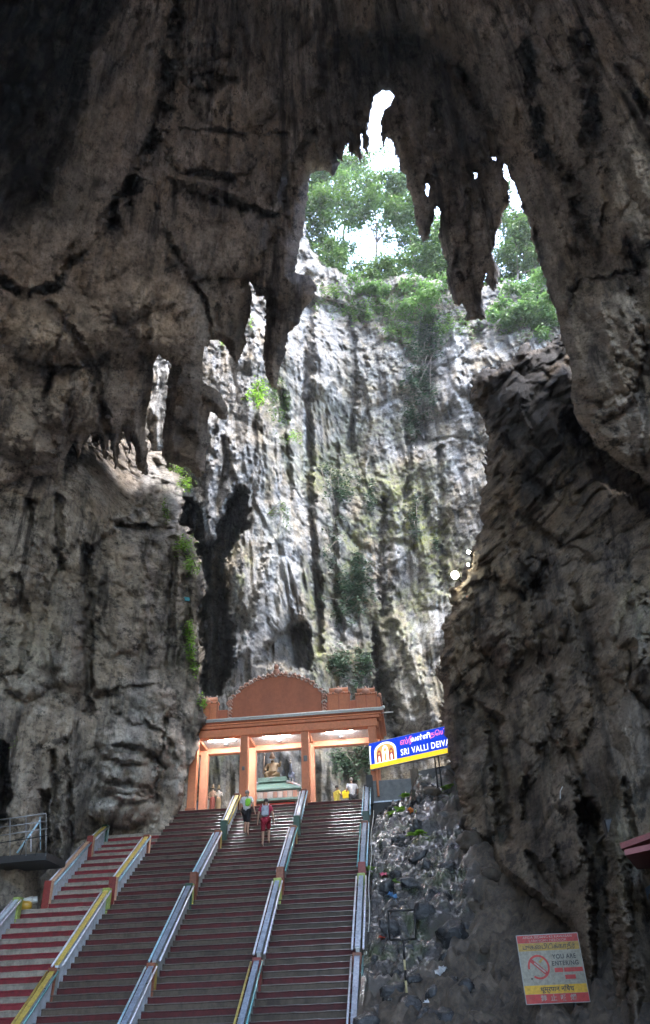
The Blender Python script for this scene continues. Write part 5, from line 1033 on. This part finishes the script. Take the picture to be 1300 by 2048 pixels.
def shrine():
    t = empty('shrine', (-6.7, 38.5, 8.0)); tag(t, 'small shrine with green tiled hip roof behind the pavilion', 'shrine')
    green = paint('green_tile', (.16, .28, .24), .4, .5); ston = paint('shrine_relief', (.42, .40, .36), .6, .6)
    boxo('wall', (-1.2, -.6, 0), (1.2, 1.4, 1.25), paint('shrine_wall', (.32, .06, .05), .5, .4), t)
    boxo('eaves', (-1.55, -1.0, 1.26), (1.55, 1.7, 1.36), green, t); boxo('frieze', (-1.35, -.82, 1.365), (1.35, 1.5, 1.75), ston, t); boxo('upper_eaves', (-1.5, -.95, 1.755), (1.5, 1.65, 1.84), green, t)
    for i in range(11): boxo('frieze_panel', (-1.30+i*.24, -.85, 1.41), (-1.10+i*.24, -.823, 1.70), M['orn_white'] if i % 2 else M['orn'], t, .01)
    bm = bmesh.new(); a = [bm.verts.new(q) for q in ((-1.45, -.9, 1.845), (1.45, -.9, 1.845), (1.45, 1.6, 1.845), (-1.45, 1.6, 1.845))]; b = [bm.verts.new(q) for q in ((-.35, .1, 2.5), (.35, .1, 2.5), (.35, .6, 2.5), (-.35, .6, 2.5))]
    for i in range(4): bm.faces.new((a[i], a[(i+1) % 4], b[(i+1) % 4], b[i]))
    bm.faces.new(b); bm.faces.new(a[::-1]); r_ = bobj('roof', bm, green, t)
    for s in (-1, 1): tubeo('ridge', [(s*1.45, -.9, 1.88), (s*.35, .1, 2.53)], .05, M['rail_white'], r_); tubeo('ridge', [(s*1.45, 1.6, 1.88), (s*.35, .6, 2.53)], .05, M['rail_white'], r_)
    boxo('red_banner', (-.1, -.64, .95), (1.1, -.61, 1.22), plain('red_banner', (.6, .04, .03), .5), t)
    boxo('platform', (-.7, -.35, 2.3), (.7, .75, 2.52), green, t)
shrine()
def seated():
    t = empty('seated_statue', (-6.75, 38.6, 10.5)); t.scale = (.85,)*3; tag(t, 'large golden seated statue with tall crown on the shrine roof', 'statue')
    J = {'p': (0, 0, .25, .26), 'b': (0, -.06, .5, .27), 'c': (0, 0, .8, .23), 'n': (0, 0, 1.0, .10), 'h': (0, -.04, 1.16, .17), 'kl': (-.38, -.3, .3, .16), 'al': (-.25, -.35, .02, .12), 'kr': (.34, -.35, .18, .15), 'ar': (.0, -.45, .1, .11), 'sl': (-.28, 0, .88, .11), 'el': (-.42, -.12, .6, .09), 'wl': (-.36, -.3, .45, .07), 'sr': (.28, 0, .88, .11), 'er': (.45, -.05, .75, .085), 'wr': (.48, -.12, 1.02, .07)}
    skin('body', J, [('p', 'b'), ('b', 'c'), ('c', 'n'), ('n', 'h'), ('p', 'kl'), ('kl', 'al'), ('p', 'kr'), ('kr', 'ar'), ('c', 'sl'), ('sl', 'el'), ('el', 'wl'), ('c', 'sr'), ('sr', 'er'), ('er', 'wr')], M['statue_gold'], t)
    bm = bmesh.new(); lathe(bm, [(.17, 0), (.19, .05), (.12, .14), (.13, .18), (.03, .36), (.0, .42)], (-.02, -.03, 1.26), 12); bobj('crown', bm, M['statue_skin'], t, True)
    tubeo('staff', [(-.5, -.3, .3), (-.45, -.2, 1.4)], .03, M['statue_skin'], t); bm = bmesh.new(); ball(bm, (-.45, -.2, 1.45), .09, 2, (.7, .5, 1.4)); bobj('staff_head', bm, M['statue_white'], t, True)
    bm = bmesh.new(); lathe(bm, [(.5, -.0), (.5, .08), (.4, .1)], (0, -.05, -.02), 16); bobj('plinth', bm, M['orn_white'], t)
seated()
for x, s, lab in ((-7.75, 1, 'blue peacock statue left of the golden seated statue'), (-5.75, -1, 'blue peacock statue right of the golden seated statue')):
    t = empty('peacock_statue', (x, 38.2, 10.2)); tag(t, lab, 'statue', 'peacock statues on the shrine roof')
    bm = bmesh.new(); ball(bm, (0, 0, .38), .2, 3, (.8, 1.25, .85)); bobj('body', bm, M['statue_blue'], t, True); tubeo('neck', [(0, -.18, .45), (0, -.27, .65), (0, -.24, .85)], [.09, .06, .05], M['statue_blue'], t)
    bm = bmesh.new(); ball(bm, (0, -.27, .9), .075, 2, (.8, 1.2, .9)); tube(bm, [(0, -.33, .9), (0, -.42, .88)], [.025, .004], 6); tube(bm, [(0, -.25, .95), (0, -.22, 1.07)], [.01, .03], 6); bobj('head', bm, M['statue_white'], t, True)
    tubeo('tail', [(0, .15, .4), (s*.05, .5, .25), (s*.08, .9, .05)], [.12, .17, .05], M['statue_blue'], t)
    for q in (-.07, .07): tubeo('leg', [(q, 0, .25), (q, 0, .0)], .025, M['statue_white'], t)
    bm = bmesh.new(); lathe(bm, [(.28, -.06), (.30, 0), (.2, .03)], (0, 0, -.02), 12); bobj('plinth', bm, M['orn_white'], t)
# ------------------------------------------------------------------ air
def haze(density=.0005):
    bm = bmesh.new(); box(bm, (-152, -152, -3), (152, 152, 112)); m = bpy.data.materials.new('haze_air'); m.use_nodes = True; n = m.node_tree.nodes; n.clear()
    v = n.new('ShaderNodeVolumePrincipled'); v.inputs['Color'].default_value = (.88, .94, 1, 1); v.inputs['Density'].default_value = density; v.inputs['Anisotropy'].default_value = .2
    o = n.new('ShaderNodeOutputMaterial'); m.node_tree.links.new(v.outputs[0], o.inputs['Volume']); q = bobj('haze', bm, m); tag(q, kind='stuff')
haze()
